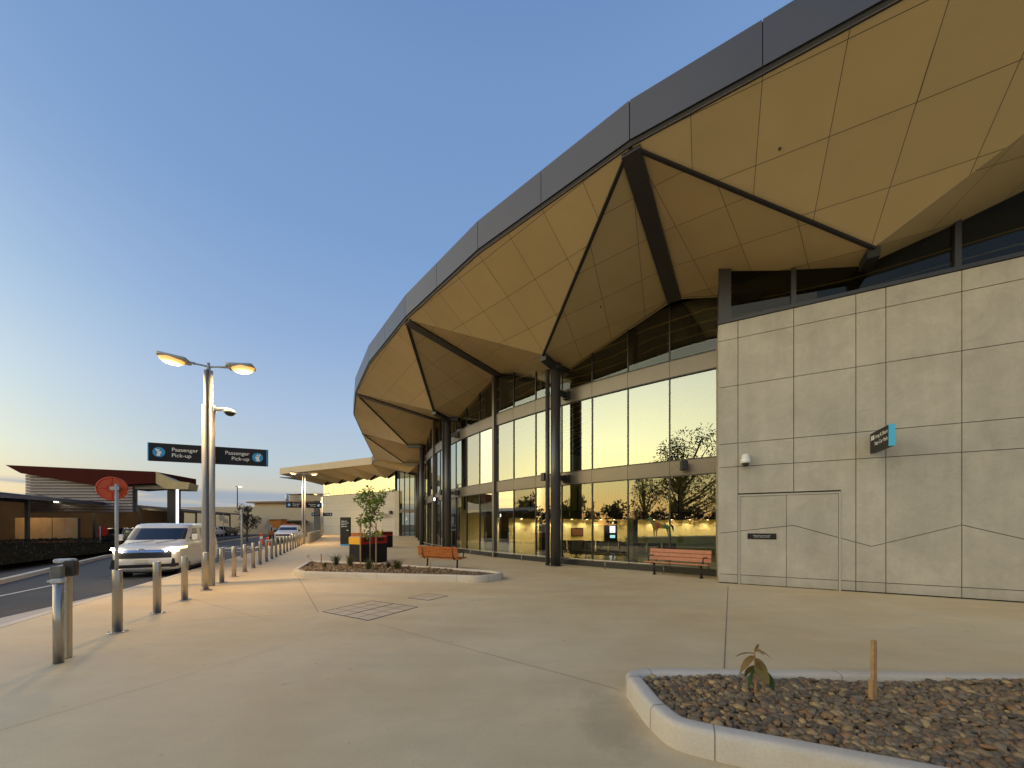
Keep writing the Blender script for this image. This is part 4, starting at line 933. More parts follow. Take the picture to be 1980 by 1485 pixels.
for s in (-1,1): m=MB(); m.bbox((s*1.05,1.55,1.2),(.2,.12,.18),.04); m.build('mirror',M_plastic,suv,True)
PS=[(z*.88,yf*.85,yr*.9,ws,b) for z,yf,yr,ws,b in US]; pside=[2.35,2.45,3.1,3.2,3.7]
for i,(px,Y,rz,bm_,lab) in enumerate(((426,52,195,M_carw,'white hatchback with a lit tail lamp parked under the carport'),(452,57,192,mat('charcoal_car_paint',(.03,.03,.035),.25,coat=1.),'charcoal car parked under the far end of the carport'),(270,34,200,mat('navy_car_paint',(.012,.02,.05),.25,coat=1.),'dark blue car parked under the carport behind the red sign'),(368,46.5,196,mat('silver_car_paint',(.35,.36,.37),.28,metal=.5,coat=1.),'silver car parked under the carport just left of the near lamp post'))):
    p=Vector(((px-990)/F*Y,Y,ZR)); c_=make_car('parked_car',lab,'car',p,rz,.92,4.4,.9,PS,pside,ug,(.85,3.45),.32,bm_,'cars parked under the carport',False)
    for s in (-1,1): m=MB(); m.box((s*.70,4.37,.82),(.28,.06,.16)); m.build('tail_lamp',M_amber if i==0 and s>0 else M_red,c_,True)
# ------------------------------------------------------------------ planters
import numpy as np
rng=np.random.default_rng(5)
def fillet(poly,r,n=5):
    out=[]; k=len(poly)
    for i in range(k):
        p=Vector(poly[i]).to_3d(); a=Vector(poly[i-1]).to_3d(); b=Vector(poly[(i+1)%k]).to_3d(); ri=r[i] if hasattr(r,'__len__') else r
        u,v=(a-p),(b-p); d=min(ri,u.length*.45,v.length*.45); u.normalize(); v.normalize()
        if ri<=0: out.append(p); continue
        for j in range(n+1):
            t=j/n; out.append((p+u*d)*(1-t)**2+p*2*t*(1-t)+(p+v*d)*t*t)
    return out
def inward(pts):
    k=len(pts); ar=sum(pts[i].x*pts[(i+1)%k].y-pts[(i+1)%k].x*pts[i].y for i in range(k)); s=1 if ar>0 else -1; res=[]
    for i in range(k):
        u=(pts[i]-pts[i-1]).normalized(); v=(pts[(i+1)%k]-pts[i]).normalized(); n1=Vector((-u.y,u.x,0))*s; n2=Vector((-v.y,v.x,0))*s
        m=(n1+n2).normalized(); res.append(m/max(.5,m.dot(n1)))
    return res
KPROF=[(0,0),(.002,.150),(.010,.174),(.026,.187),(.045,.190),(.112,.190),(.128,.184),(.138,.170),(.14,.10),(.14,.02)]
def planter(label,poly,rad_,joints,loc):
    t=thing('planter',label,'planter',loc); P_=fillet(poly,rad_); I=inward(P_); k=len(P_); m=MB(); npf=len(KPROF)
    vs=[p+I[i]*a+Vector((0,0,z)) for i,p in enumerate(P_) for a,z in KPROF]
    m.add(vs,[(i*npf+j,i*npf+j+1,((i+1)%k)*npf+j+1,((i+1)%k)*npf+j) for i in range(k) for j in range(npf-1)],0,None,True); m.build('kerb',M_kerb,t)
    j=MB()
    for q in joints:
        q=Vector(q).to_3d(); i=min(range(k),key=lambda i_:(P_[i_]+(P_[(i_+1)%k]-P_[i_])*.5-q).length)
        a,b=P_[i],P_[(i+1)%k]; d=(b-a).normalized(); c_=a+d*max(0,min((b-a).length,(q-a).dot(d))); n_=Vector((-d.y,d.x,0)); n_=n_ if n_.dot(I[i])>0 else -n_
        pr=[(-.0015,0),(.0005,.151),(.009,.1755),(.0255,.1885),(.045,.1915),(.112,.1915),(.13,.186),(.139,.172),(.1415,.10)]
        vv=[c_+n_*x+d*s+Vector((0,0,z)) for s in (-.0035,.0035) for x,z in pr]; j.add(vv,[(i_,i_+1,len(pr)+i_+1,len(pr)+i_) for i_ in range(len(pr)-1)])
    j.build('kerb_joints',M_joint,t)
    inner=[p+I[i]*.135 for i,p in enumerate(P_)]
    m=MB(); m.add([Vector((p.x,p.y,.125)) for p in inner],[list(range(k))]); m.build('soil',M_dirt,t)
    return inner
def inside(p,poly):
    c=False; k=len(poly)
    for i in range(k):
        a,b=poly[i],poly[i-1]
        if (a.y>p[1])!=(b.y>p[1]) and p[0]<(b.x-a.x)*(p[1]-a.y)/(b.y-a.y)+a.x: c=not c
    return c
def stones(name,mat_,label,inner,x0,x1,y0,y1,sp,r0,r1,flat,sub,zf,box=False,layers=2):
    bm=bmesh.new(); bmesh.ops.create_icosphere(bm,subdivisions=sub,radius=1); V0_=np.array([v.co[:] for v in bm.verts]); F0_=np.array([[v.index for v in f.verts] for f in bm.faces]); bm.free()
    V=[];Fc=[];n=0
    for ly in range(layers):
        y=y0
        while y<y1:
            x=x0
            while x<x1:
                px,py=x+rng.uniform(-.6,.6)*sp,y+rng.uniform(-.6,.6)*sp
                if inside((px,py),inner):
                    r=r0+(r1-r0)*rng.random()**1.8; sc=np.array([r*rng.uniform(.85,1.35),r*rng.uniform(.65,1.0),r*rng.uniform(*flat)])
                    v=V0_*(1+rng.normal(0,.09,(len(V0_),1)))*sc
                    a,b,c_=rng.uniform(0,6.28),rng.normal(0,.38),rng.normal(0,.38)
                    Rz=np.array([[math.cos(a),-math.sin(a),0],[math.sin(a),math.cos(a),0],[0,0,1]]); Rx=np.array([[1,0,0],[0,math.cos(b),-math.sin(b)],[0,math.sin(b),math.cos(b)]]); Ry=np.array([[math.cos(c_),0,math.sin(c_)],[0,1,0],[-math.sin(c_),0,math.cos(c_)]])
                    v=v@(Rz@Rx@Ry).T+np.array([px,py,zf(px,py)+ly*r0*.75+rng.uniform(-.3,.5)*r]); V.append(v); Fc.append(F0_+n); n+=len(V0_)
                x+=sp
            y+=sp
    V=np.concatenate(V);Fc=np.concatenate(Fc); me=bpy.data.meshes.new(name); me.from_pydata(V.tolist(),[],Fc.tolist()); me.materials.append(mat_)
    me.polygons.foreach_set('use_smooth',[sub>0 and not box]*len(Fc)); o=bpy.data.objects.new(name,me); C.objects.link(o); return tag(o,label,'gravel',None,'stuff')
FP=[(1.065,3.42),(1.066,2.83),(1.13,2.535),(1.36,2.414),(2.237,2.066),(4.0,1.36),(6.4,.40),(7.4,.5),(7.4,3.36),(4.916,3.426),(1.26,3.545)]
inF=planter('low planter of dark river pebbles with a pale rounded kerb, nearest the viewer',FP,[.10,.22,.16,.18,0,0,.2,.2,.2,0,.10],[(1.065,3.30),(1.066,2.78),(1.37,2.41),(2.9,1.8),(1.33,3.54),(3.1,3.48),(5.0,3.42)],(3.5,2.4,0))
stones('river_pebbles',M_peb,'dark and rusty river pebbles filling the nearest planter',inF,1.15,6.6,.55,3.5,.040,.017,.042,(.5,.8),2,lambda x,y:.130+.022*math.sin(x*2.3+y)+.012*math.sin(y*5),layers=2)
MP=[(-6.89,11.22),(-6.3,10.68),(-1.54,9.93),(-.877,9.72),(-.16,10.42),(-.55,11.0),(-4.52,12.97),(-8.05,14.14)]
inM=planter('low wedge planter of bark mulch with a pale kerb and a young staked tree',MP,[.25,.25,.3,.3,.35,.2,0,.25],[(-6.2,10.66),(-1.54,9.93),(-.6,9.95),(-.3,10.3),(-3.9,10.3),(-4.5,12.97),(-7.5,12.4)],(-4.2,11.6,0))
stones('bark_mulch',M_mulch,'brown bark mulch filling the middle planter',inM,-8,0,9.7,14.2,.085,.028,.055,(.3,.6),0,lambda x,y:.135+.03*math.sin(x*1.7)*math.sin(y*1.3),True,1)

# ------------------------------------------------------------------ plants
def tree(name,label,cat,base,trunk,limbs,clumps,leafm,nl,lw,ll,group=None,barkm=None):
    t=thing(name,label,cat,base,0,group); m=MB(); m.pipe(trunk[0],trunk[1],9)
    for p,r in limbs: m.pipe(p,r,6)
    m.build('trunk',barkm or M_bark,t); m=MB()
    for c,r in clumps:
        c=Vector(c)
        for _ in range(int(nl*(r**2)*random.uniform(.7,1.3))):
            d=Vector((random.gauss(0,1),random.gauss(0,1),random.gauss(0,.8))); d.normalize(); p=c+d*r*random.uniform(.15,1)**.6
            m.leaf(p,d+Vector((random.uniform(-.8,.8),random.uniform(-.8,.8),random.uniform(-.9,.3))),lw*random.uniform(.7,1.3),ll*random.uniform(.7,1.3))
    m.build('crown',leafm,t); return t
def px3(x,y,Y): return Vector(((x-990)/F*Y,Y,H+(Y0-y)/F*Y))
tb_=Vector((-4.93,12.4,.14)); cl_=[]
for x,y,r in ((712,947,8),(700,958,9),(714,962,13),(728,963,10),(736,958,7),(742,950,4),(694,966,7),(706,974,10),(722,976,9),(734,972,8),(716,986,8),(705,990,5),(726,988,6),(704,1003,9),(696,1009,6),(714,1004,7),(726,1003,6),(733,1000,5),(712,1016,5),(703,1032,7),(714,1034,7),(727,1033,6),(736,1031,5),(757,946,3)):
    cl_.append((px3(x,y,12.4+random.uniform(-.35,.35)),r/F*12.4))
tr_=[tb_,px3(716,1040,12.4),px3(715,1000,12.38),px3(717,970,12.4),px3(713,945,12.4)]
lm=[([px3(715,1010,12.4),c],[.012,.004]) for c,r in cl_]
tree('young_tree','young leafy green tree between two stakes in the middle planter','tree',tb_,(tr_,[.026,.022,.018,.013,.006]),lm,cl_,M_leaf,2600,.055,.10)
def stake(label,p,h,w=.045,lean=0,group=None,nm='stake'):
    m=MB(); p=Vector(p); m.bbox(p+Vector((lean*h/2,0,h/2)),(w,w,h),.004,random.uniform(0,40)); return tag(m.build(nm,M_stake),label,'stake',group)
stake('timber stake left of the young tree trunk',(px3(697,1090,12.55).x,12.55,.1),1.62); stake('timber stake right of the young tree trunk',(px3(727,1090,12.4).x,12.4,.1),1.55)
stake('short dark stake near the left tip of the middle planter',(px3(621,1084,12.6).x,12.6,.1),.46,.032); stake('thin short stake in the mulch in front of the bench',(px3(832,1094,11.0).x,11.0,.1),.36,.025)
def tuft(label,p,n,h,sp,matl,nm='grass_tuft'):
    m=MB(); p=Vector(p)
    for _ in range(n):
        a=random.uniform(0,6.28); d=Vector((math.cos(a),math.sin(a),0))*random.uniform(.15,1)*sp; hh=h*random.uniform(.6,1.1); s=Vector((-d.y,d.x,0)).normalized()*.007
        q=p+d*.2; mid=q+d*.35+Vector((0,0,hh*.65)); tip=q+d+Vector((0,0,hh*random.uniform(.75,1))); m.add([q-s,q+s,mid+s,mid-s,tip],[(0,1,2,3),(3,2,4)])
    return tag(m.build(nm,matl),label,'plant','small plants in the middle planter')
tuft('small dry green tuft by the short dark stake',(px3(628,1088,12.0).x,12.0,.14),50,.22,.16,M_grass); tuft('grey green spiky tuft at the back left of the middle planter',(px3(650,1080,13.0).x,13.0,.14),70,.44,.40,M_leafo)
tuft('green tuft at the foot of the bin block',(px3(677,1088,12.5).x,12.5,.14),75,.48,.30,M_grass); tuft('green tuft at the foot of the young tree',(px3(713,1096,11.7).x,11.7,.14),80,.40,.32,M_grass)
tuft('wide green tuft right of the bin block',(px3(768,1096,11.7).x,11.7,.14),90,.38,.42,M_grass); tuft('low dark tuft right of the young tree',(px3(751,1092,12.1).x,12.1,.14),70,.22,.2,M_leafo)
m=MB(); b=px3(606,1086,12.7); b.z=.13; m.pipe([b,b+Vector((-.05,0,.2)),b+Vector((-.22,0,.36))],[.006,.005,.003],5); 
for _ in range(10): m.leaf(b+Vector((-.2,0,.34))+Vector((random.uniform(-.06,.06),0,random.uniform(-.03,.04))),(random.uniform(-1,1),random.uniform(-1,1),.2),.02,.05)
tag(m.build('dead_twig',M_dry),'bare dry twig leaning left at the tip of the middle planter','plant')
# drying seedling in the near planter
sb=Vector((2.02,2.96,.16)); t=thing('seedling','wilting seedling with brown and green leaves in the near planter','plant',sb)
m=MB(); m.pipe([sb,sb+Vector((.0,0,.13)),sb+Vector((-.005,0,.28)),sb+Vector((-.01,.0,.41))],[.011,.009,.007,.005],8); m.pipe([sb+Vector((.10,.01,-.02)),sb+Vector((.075,.01,.10)),sb+Vector((.05,.005,.20))],[.005,.004,.003],6); m.build('stem',M_stake,t)
def bigleaf(mb,p,d,l,w,droop,n=7,twist=0):
    p=Vector(p); d=Vector(d).normalized(); s=perp(d) if abs(d.z)<.95 else Vector((1,0,0)); s=(Matrix.Rotation(twist,3,d)@s); up=s.cross(d); vs=[]
    for i in range(n+1):
        f=i/n; c_=p+d*l*f+Vector((0,0,-droop*l*f*f)); ww=w*math.sin(math.pi*min(1,f*.93+.07))**.8*(.5 if f<.08 else 1)
        vs+= [c_-s*ww+up*ww*.25,c_-up*.004,c_+s*ww+up*ww*.25]
    mb.add(vs,[(i*3+j,i*3+j+1,i*3+j+4,i*3+j+3) for i in range(n) for j in (0,1)],0,None,True)
m=MB()
for z,d,l,w,dr,tw in ((.37,(-1,-.1,.25),.17,.016,.35,.3),(.35,(-1,-.3,-.35),.17,.026,.45,-.4),(.39,(.9,-.2,.2),.12,.02,.6,.2),(.40,(.2,-1,.5),.10,.018,.6,.4),(.38,(.6,.5,.5),.13,.012,.2,.8),(.33,(.55,-.4,-.6),.13,.030,.4,.9)): bigleaf(m,sb+Vector((-.008,0,z)),d,l,w,dr,7,tw)
bigleaf(m,sb+Vector((.02,-.02,.0)),(.9,-.5,-.05),.13,.02,.1,7,.3)
m.build('brown_leaves',M_dry,t)
m=MB()
for z,d,l,w,dr,tw in ((.30,(.25,-.6,-.8),.17,.045,.1,1.1),(.27,(-.3,.5,-.7),.13,.035,.2,.4)): bigleaf(m,sb+Vector((0,0,z)),d,l,w,dr,8,tw)
m.build('olive_leaf',leaf_mat('olive_big_leaf',(.14,.12,.03),(.19,.14,.04)),t)
m=MB(); bigleaf(m,sb+Vector((-.01,0,.24)),(-.5,-.3,-.8),.15,.035,.2,8,.7); bigleaf(m,sb+Vector((.05,.0,.24)),(.45,-.2,-.8),.17,.035,.1,8,1.3); m.build('green_leaf',leaf_mat('deep_green_leaf',(.02,.085,.015),(.05,.07,.02)),t)
sk=Vector((2.97,2.93,.12)); m=MB(); m.bbox(sk+Vector((0,0,.26)),(.040,.024,.54),.003,12); m.bbox(sk+Vector((-.032,-.01,.13)),(.02,.03,.17),.004,30); tag(m.build('stake',M_stake),'pale timber stake with a split foot standing in the near planter','stake')

# far roadside tree, trees that the glass mirrors, trees on the horizon
def wild(name,label,x,y,h,cr,n,leafm,group=None,leaf=(.10,.2),dens=110,z=-.2,spread=1.,low=.42):
    b=Vector((x,y,z)); cl=[]; lm=[]
    tp=b+Vector((random.uniform(-.04,.04)*h,0,h*.72)); trk=[b,b+Vector((random.uniform(-.03,.03)*h,0,h*.25)),b+Vector((random.uniform(-.05,.05)*h,0,h*.5)),tp]; r=h*.022
    for i in range(n):
        a=random.uniform(0,6.28); f=random.random(); zz=h*(low+(1-low)*f); rr=cr*spread*math.sqrt(random.random())*(1-.55*max(0,f-.4)); c_=b+Vector((math.cos(a)*rr,math.sin(a)*rr,zz-.06*h)); q=cr*random.uniform(.16,.34); cl.append((c_,q))
        s=b+(tp-b)*min(.95,zz/h*.75); lm.append(([s,(s+c_)/2+Vector((0,0,-.02*h)),c_],[r*.45,r*.3,r*.1]))
    return tree(name,label,'tree',b,(trk,[r*1.2,r,r*.8,r*.5]),lm,cl,leafm,dens,leaf[0],leaf[1],group)
wild('roadside_tree','small sparse dusky tree on the far verge left of the white four-wheel drive',-25.6,34.5,3.6,1.15,22,M_leafo,None,(.06,.15),900,-.1,1.,.35)
wild('gum_tree','tall gum tree across the road, mirrored in the glass by the grey wall',-13.5,-6.6,10.8,4.6,60,M_leafo,None,(.11,.28),75,-.25,1.,.36)
wild('gum_tree','slimmer gum tree across the road, mirrored in the lower glass panes',-15.2,-1.4,7.2,2.3,34,M_leafd,None,(.10,.24),120,-.25,1.,.32)
for i in range(18):
    az=R(196+i*5.1+random.uniform(-2,2)); d=random.uniform(70,110); hz=random.uniform(5.5,9)
    wild('horizon_tree','dark tree on the western horizon, seen only in the mirrored glass',math.sin(az)*d,math.cos(az)*d,hz,hz*.7,16,M_leafd,'trees mirrored on the western horizon',(.55,.9),34,-.3,1.2,.12)

# ------------------------------------------------------------------ far side of the road
M_ltan=mat('tan_hoarding',(.62,.40,.21),.7,noise=.22,nscale=.8); M_shed=mat('beige_shed',(.47,.39,.28),.7,noise=.06,nscale=.4); M_shedd=mat('shed_grey',(.30,.27,.22),.7,noise=.06,nscale=.4)
M_rib=mat('ribbed_metal',(.19,.17,.195),.5,metal=.4,noise=.1,nscale=1.5); M_rust=mat('red_brown_fascia',(.072,.010,.007),.85,spec=.1,noise=.15,nscale=2)
bank=MB(); K=[Vector((-15.5,2,0)),Vector((-18.0,10.1,0)),Vector((-20.2,14.0,0)),Vector((-24.3,21.5,0)),Vector((-26.2,26.5,0))]; G_=[]
nx,nk=9,len(K)
for i,p in enumerate(K):
    for j in range(nx):
        f=j/(nx-1); G_.append(p+Vector((-.91,-.41,0))*(f*6.5)+Vector((1.0,.45,0))*2.4*(0)+Vector((0,0,-.05+.62*math.sin(min(1,f*2)*math.pi/2)*(1 if i<nk-1 else .6)+random.uniform(-.05,.05)+(.0 if f<1 else -.5))))
bank.add(G_,[(i*nx+j,i*nx+j+1,(i+1)*nx+j+1,(i+1)*nx+j) for i in range(nk-1) for j in range(nx-1)],0,None,True); struct('garden_bank',bank,mat('bank_mulch',(.030,.020,.010),1.0,spec=0.,noise=.5,nscale=2.2,bump=.5,bscale=9))
gc=MB()
for _ in range(2600):
    i=random.random()*(nk-1.001); a=K[int(i)]+(K[int(i)+1]-K[int(i)])*(i%1); f=random.random(); p=a+Vector((-.91,-.41,0))*(f*6.2)+Vector((0,0,-.05+.62*math.sin(min(1,f*2)*math.pi/2)))
    gc.leaf(p,(random.uniform(-1,1),random.uniform(-1,1),random.uniform(.3,1.2)),.05,.2)
tag(gc.build('ground_cover',leaf_mat('bank_cover_leaves',(.012,.014,.006),(.035,.03,.012))),'dark low ground cover on the bank across the road','plants',None,'stuff')
tag(struct('carpark_ground',MB().prism([(-19,4),(-29,30),(-46,70),(-75,70),(-60,0)],-.29,ZR+.004),M_asph))
# long carport with solar panels
A_=Vector((-27.6,16.5,0)); cu=Vector((-.38,.925,0)).normalized(); cn_=Vector((-cu.y,cu.x,0)); cn_=cn_ if cn_.x<0 else -cn_; LC=46
t=thing('carport','long dark carport with pale roof edge and solar panels across the road','carport',A_)
m=MB(); m.slab([(0,0),(LC,0),(LC,.22),(0,.22)],A_+Vector((0,0,3.15)),cu,(0,0,1),-cn_,.08); m.build('roof_edge',M_rib,t)
m=MB(); P_=[A_+cu*x+cn_*y+Vector((0,0,z)) for x,y,z in ((0,.08,3.25),(LC,.08,3.25),(LC,7,4.1),(0,7,4.1))]; m.add(P_+[p-Vector((0,0,.1)) for p in P_],[(0,1,2,3),(7,6,5,4),(0,4,5,1),(2,6,7,3),(0,3,7,4),(1,5,6,2)]); m.build('roof',M_rib,t)
for i in range(5):
    m=MB(); x=10+i*5.2; q=[A_+cu*(x+a)+cn_*b+Vector((0,0,3.31+.1225*(b-.08)+.05)) for a,b in ((0,.7),(4.6,.7),(4.6,5.8),(0,5.8))]; m.add(q+[v-Vector((0,0,.05)) for v in q],[(0,1,2,3),(0,4,5,1),(1,5,6,2),(2,6,7,3),(3,7,4,0)]); m.build('solar_panel',mat('solar_cells',(.05,.07,.11),.12,coat=.6) if i==0 else bpy.data.materials['solar_cells'],t)
for i in range(8):
    m=MB(); p=A_+cu*(1.2+i*6.2)+cn_*.9; m.obox(p+Vector((0,0,1.55)),cu*.16,cn_*.16,Vector((0,0,3.4))); m.build('post',M_rib if i==0 else M_dark,t)
    m=MB(); m.beam(p+Vector((0,0,3.1)),p+cn_*6+Vector((0,0,3.75)),.12,.25); m.build('rafter',M_dark,t)
m=MB(); m.slab([(0,-.2),(LC,-.2),(LC,4.0),(0,4.0)],A_+cn_*7.2,cu,(0,0,1),-cn_,.15); m.build('rear_screen',mat('dark_screen',(.13,.08,.045),.8,noise=.3,nscale=.7),t)
for i in range(6): 
    p=A_+cu*(14+i*4.6)+cn_*3+Vector((0,0,3.35)); m=MB(); m.box(p,(.12,1.3,.07),20); m.build('tube_light',emis('carport_tube',(1,.85,.55),14.) if i==0 else bpy.data.materials['carport_tube'],t)
for i in range(4):
    ld=bpy.data.lights.new('carport_lamp','POINT'); ld.energy=90; ld.color=(1,.75,.42); ld.shadow_soft_size=.3; lo_=bpy.data.objects.new('carport_lamp',ld); C.objects.link(lo_); lo_.location=A_+cu*(9+i*8)+cn_*3.2+Vector((0,0,2.9))
# tall shelter with ribbed screen
t=thing('shelter','tall pick-up shelter with ribbed grey screen, dark red roof edge and black column','shelter',(-32,29,0))
Ys=28.0; sx=lambda px,Y=Ys:(px-990)/F*Y; zz=lambda py,Y=Ys:H+(Y0-py)/F*Y
m=MB(); q=[(sx(10),zz(899)),(sx(300),zz(912)),(sx(300),zz(934)),(sx(190),zz(940)),(sx(40),zz(915))]; m.add([(x,Ys,z) for x,z in q]+[(x-1.2,Ys+5,z+.05) for x,z in q],[list(range(5)),list(range(5,10))[::-1]]+[(i,5+i,5+(i+1)%5,(i+1)%5) for i in range(5)]); m.build('roof',M_rust,t)
m=MB(); q=[(sx(300.5),zz(912)),(sx(338),zz(930)),(sx(366),zz(933)),(sx(363),zz(946)),(sx(318),zz(945)),(sx(300.5),zz(934))]; m.add([(x,Ys+.02,z) for x,z in q]+[(x-1.2,Ys+2.2,z+.02) for x,z in q],[list(range(6)),list(range(6,12))[::-1]]+[(i,6+i,6+(i+1)%6,(i+1)%6) for i in range(6)]); m.build('roof_nose',mat('nose_cladding',(.50,.37,.18),.6,noise=.2,nscale=1.5),t)
m=MB(); z=zz(988); 
while z<zz(914): m.bbox((sx(140),Ys+.5,z),(sx(246)-sx(35),.16,.20),.03); z+=.235
m.build('ribbed_screen',M_rib,t)
m=MB(); m.box((sx(140),Ys+.75,(zz(988)+zz(914))/2),(sx(246)-sx(35),.1,zz(914)-zz(988))); m.build('screen_backing',M_shedd,t)
m=MB(); m.box((sx(322.5),Ys+.6,2.2),(.62,.5,4.9)); m.build('column',M_black,t)
m=MB(); m.box((sx(332.5),Ys+.45,2.3),(.12,.12,4.4)); m.build('light_strip',emis('cool_strip',(.85,.9,1),1.6),t)
m=MB(); m.box((sx(262),Ys+.7,zz(940)),(4.4,.3,.35)); m.build('beam',M_shedd,t)
t=thing('hoarding','low tan painted hoarding under the carport beside the white post','wall',(-32,25,0)); Yh=25.5
m=MB(); x0,x1=sx(30,Yh),sx(150,Yh); n=5
for i in range(n): m.bbox((x0+(x1-x0)*(i+.5)/n,Yh+.02*(i%2),1.2),((x1-x0)/n-.03,.08,1.75),.01)
m.build('panels',M_ltan,t); m=MB(); m.box(((x0+x1)/2,Yh-.04,.32),(x1-x0,.1,.5)); m.build('base_board',mat('rust_board',(.19,.085,.04),.8,noise=.3,nscale=2),t); m=MB()
for i in range(n+1): m.box((x0+(x1-x0)*i/n,Yh+.1,1.0),(.08,.08,2.1))
m.build('posts',M_dark,t)
# beige shed, its roof plant, orange box
t=thing('storage_shed','long low beige airport shed with thin overhanging roof behind the road','building',(-40,64,0)); Yb=64.
m=MB(); xa,xb=sx(330,Yb),sx(625,Yb); m.prism([(xa,Yb),(xb,Yb-3),(xb,Yb+14),(xa,Yb+14)],-.3,zz(981,Yb)); m.build('wall',M_shed,t)
m=MB(); xa2,xb2=sx(480,Yb),sx(620,Yb); m.prism([(xa2,Yb+1.5),(xb2,Yb-1),(xb2,Yb+12),(xa2,Yb+12)],zz(981,Yb),zz(972,Yb)); m.build('upper_wall',mat('upper_shed',(.55,.44,.28),.7),t)
m=MB(); m.prism([(sx(471,Yb),Yb+.6),(xb2,Yb-2),(xb2,Yb+13),(sx(471,Yb),Yb+13)],zz(972,Yb),zz(969.3,Yb)); m.build('roof',mat('shed_roof',(.16,.10,.07),.5),t)
m=MB(); xa3,xb3=sx(560,Yb+4),sx(640,Yb+4); m.prism([(xa3,Yb+4),(xb3,Yb+3),(xb3,Yb+12),(xa3,Yb+12)],zz(972,Yb),zz(953,Yb)); m.build('roof_room',M_shed,t); m=MB(); m.prism([(xa3-.2,Yb+3.8),(xb3,Yb+2.8),(xb3,Yb+12),(xa3-.2,Yb+12)],zz(953,Yb),zz(951.5,Yb)); m.build('roof_room_roof',M_rust,t)
m=MB(); m.tube((sx(537.5,Yb),Yb+2.5,zz(970,Yb)),(sx(537.5,Yb),Yb+2.5,zz(952,Yb)),.30,n=16); m.build('white_flue',M_white,t)
m=MB()
for py in (953,959,965): m.tube((sx(541,Yb),Yb+2.5,zz(py,Yb)),(sx(560,Yb),Yb+2.5,zz(py+.6,Yb)),.05,n=6)
m.build('roof_rail',M_galv,t)
m=MB(); m.box(((sx(552,Yb)+sx(612,Yb))/2,Yb-3.5,zz(1008,Yb)),(sx(612,Yb)-sx(552,Yb),2.4,.22)); m.build('awning',M_dark,t); m=MB(); m.box(((sx(552,Yb)+sx(612,Yb))/2,Yb-2.5,1.0),(sx(612,Yb)-sx(552,Yb),.1,2.0)); m.build('roller_door',M_shedd,t)
t=thing('orange_booth','square orange booth in front of the beige shed','booth',(sx(537,56),56,ZR)); m=MB(); m.bbox((sx(536,56),56,1.75),(2.1,1.6,1.25),.03); m.build('cabinet',mat('orange_paint',(.50,.16,.01),.5,noise=.1,nscale=2),t); m=MB(); m.box((sx(537,56),55.9,2.42),(2.5,2.0,.1)); m.build('roof',M_shed,t); m=MB()
for dx in (-.9,.9): m.box((sx(536,56)+dx,56,.5),(.12,.12,1.25))
m.build('legs',M_dark,t)
# signs and poles across the road
def spost(nm,label,p,h,r=.03):
    t=thing(nm,label,'sign',p); m=MB(); m.tube(p,Vector(p)+Vector((0,0,h)),r,n=10); m.build('post',M_galv,t); return t
p=Vector((sx(519,36),36,ZR)); t=spost('diamond_sign','pale diamond road sign on a post near the red and white cones',p,2.6); m=MB(); m.slab([(-.43,0),(0,-.43),(.43,0),(0,.43)],p+Vector((0,-.05,1.53)),(1,0,0),(0,0,1),(0,-1,0),.02); m.build('plate',mat('pale_sign',(.50,.46,.36),.5),t)
p=Vector((-13.1,17.3,0)); t=spost('sign_post','slim bare grey post at the kerb behind the fifth bollards',p,2.35,.04); t['label']='slim bare grey post standing at the kerb right of the near lamp post'; t['category']='post'; m=MB(); m.tube(p,p+Vector((0,0,.02)),.09,n=14); m.build('base',M_galv,t)
p=Vector((sx(432,40),40,ZR)); t=spost('round_sign','pair of small round pale signs on a post in front of the carport',p,2.9); m=MB(); m.tube(p+Vector((-.15,-.05,2.45)),p+Vector((-.15,-.07,2.45)),.33,n=20); m.tube(p+Vector((.33,-.05,2.1)),p+Vector((.33,-.07,2.1)),.25,n=20); m.build('plate',mat('pale_sign2',(.42,.38,.30),.5),t)
p=Vector((sx(194,24),24,ZR+.3)); t=spost('round_sign','small round dark red sign on a short post across the road',p,1.3); m=MB(); m.tube(p+Vector((.12,.05,.98)),p+Vector((.12,.07,.98)),.34,n=24); m.build('disc',M_redb,t)
p=Vector((sx(459,90),90,-.3)); t=thing('mast_light','very tall thin lit light mast far behind the beige shed','lamp post',p); m=MB(); m.tube(p,p+Vector((0,0,zz(940,90)+.3)),.16,.10,n=10); m.build('mast',M_dark,t); m=MB(); m.beam(p+Vector((-.4,0,zz(940,90)+.2)),p+Vector((.6,0,zz(940,90)+.2)),.3,.15); m.build('arm',M_dark,t); m=MB(); m.box(p+Vector((.65,0,zz(940,90)+.15)),(.6,.5,.16)); m.build('lens',emis('mast_lens',(1,.85,.6),6.),t)
def cone(label,p,h):
    t=thing('traffic_cone',label,'cone',p,0,'red and white traffic cones'); m=MB(); m.lathe([(.20,0),(.20,.04),(.12,.05),(.11,h*.45)],p,18); m.build('base',M_red,t); m=MB(); m.lathe([(.112,h*.45),(.10,h*.72)],p,18); m.build('white_band',M_letter,t); m=MB(); m.lathe([(.101,h*.72),(.08,h),(.03,h+.02)],p,18); m.build('top',M_red,t)
cone('taller red and white cone, left of the pair by the crossing',Vector((sx(505,31),31,ZR)),.95); cone('shorter red and white cone, right of the pair by the crossing',Vector((sx(518,28.5),28.5,ZR)),.72)
t=thing('road_barrier','small orange road barrier left of the white four-wheel drive','barrier',(sx(526,40),40,ZR)); m=MB(); m.bbox((sx(526,40),40,ZR+.75),(.75,.12,.45),.02); m.build('panel',mat('orange_barrier',(.55,.15,.02),.5),t); m=MB()
for dx in (-.3,.3): m.box((sx(526,40)+dx,40,ZR+.3),(.08,.5,.6))
m.build('feet',M_dark,t)

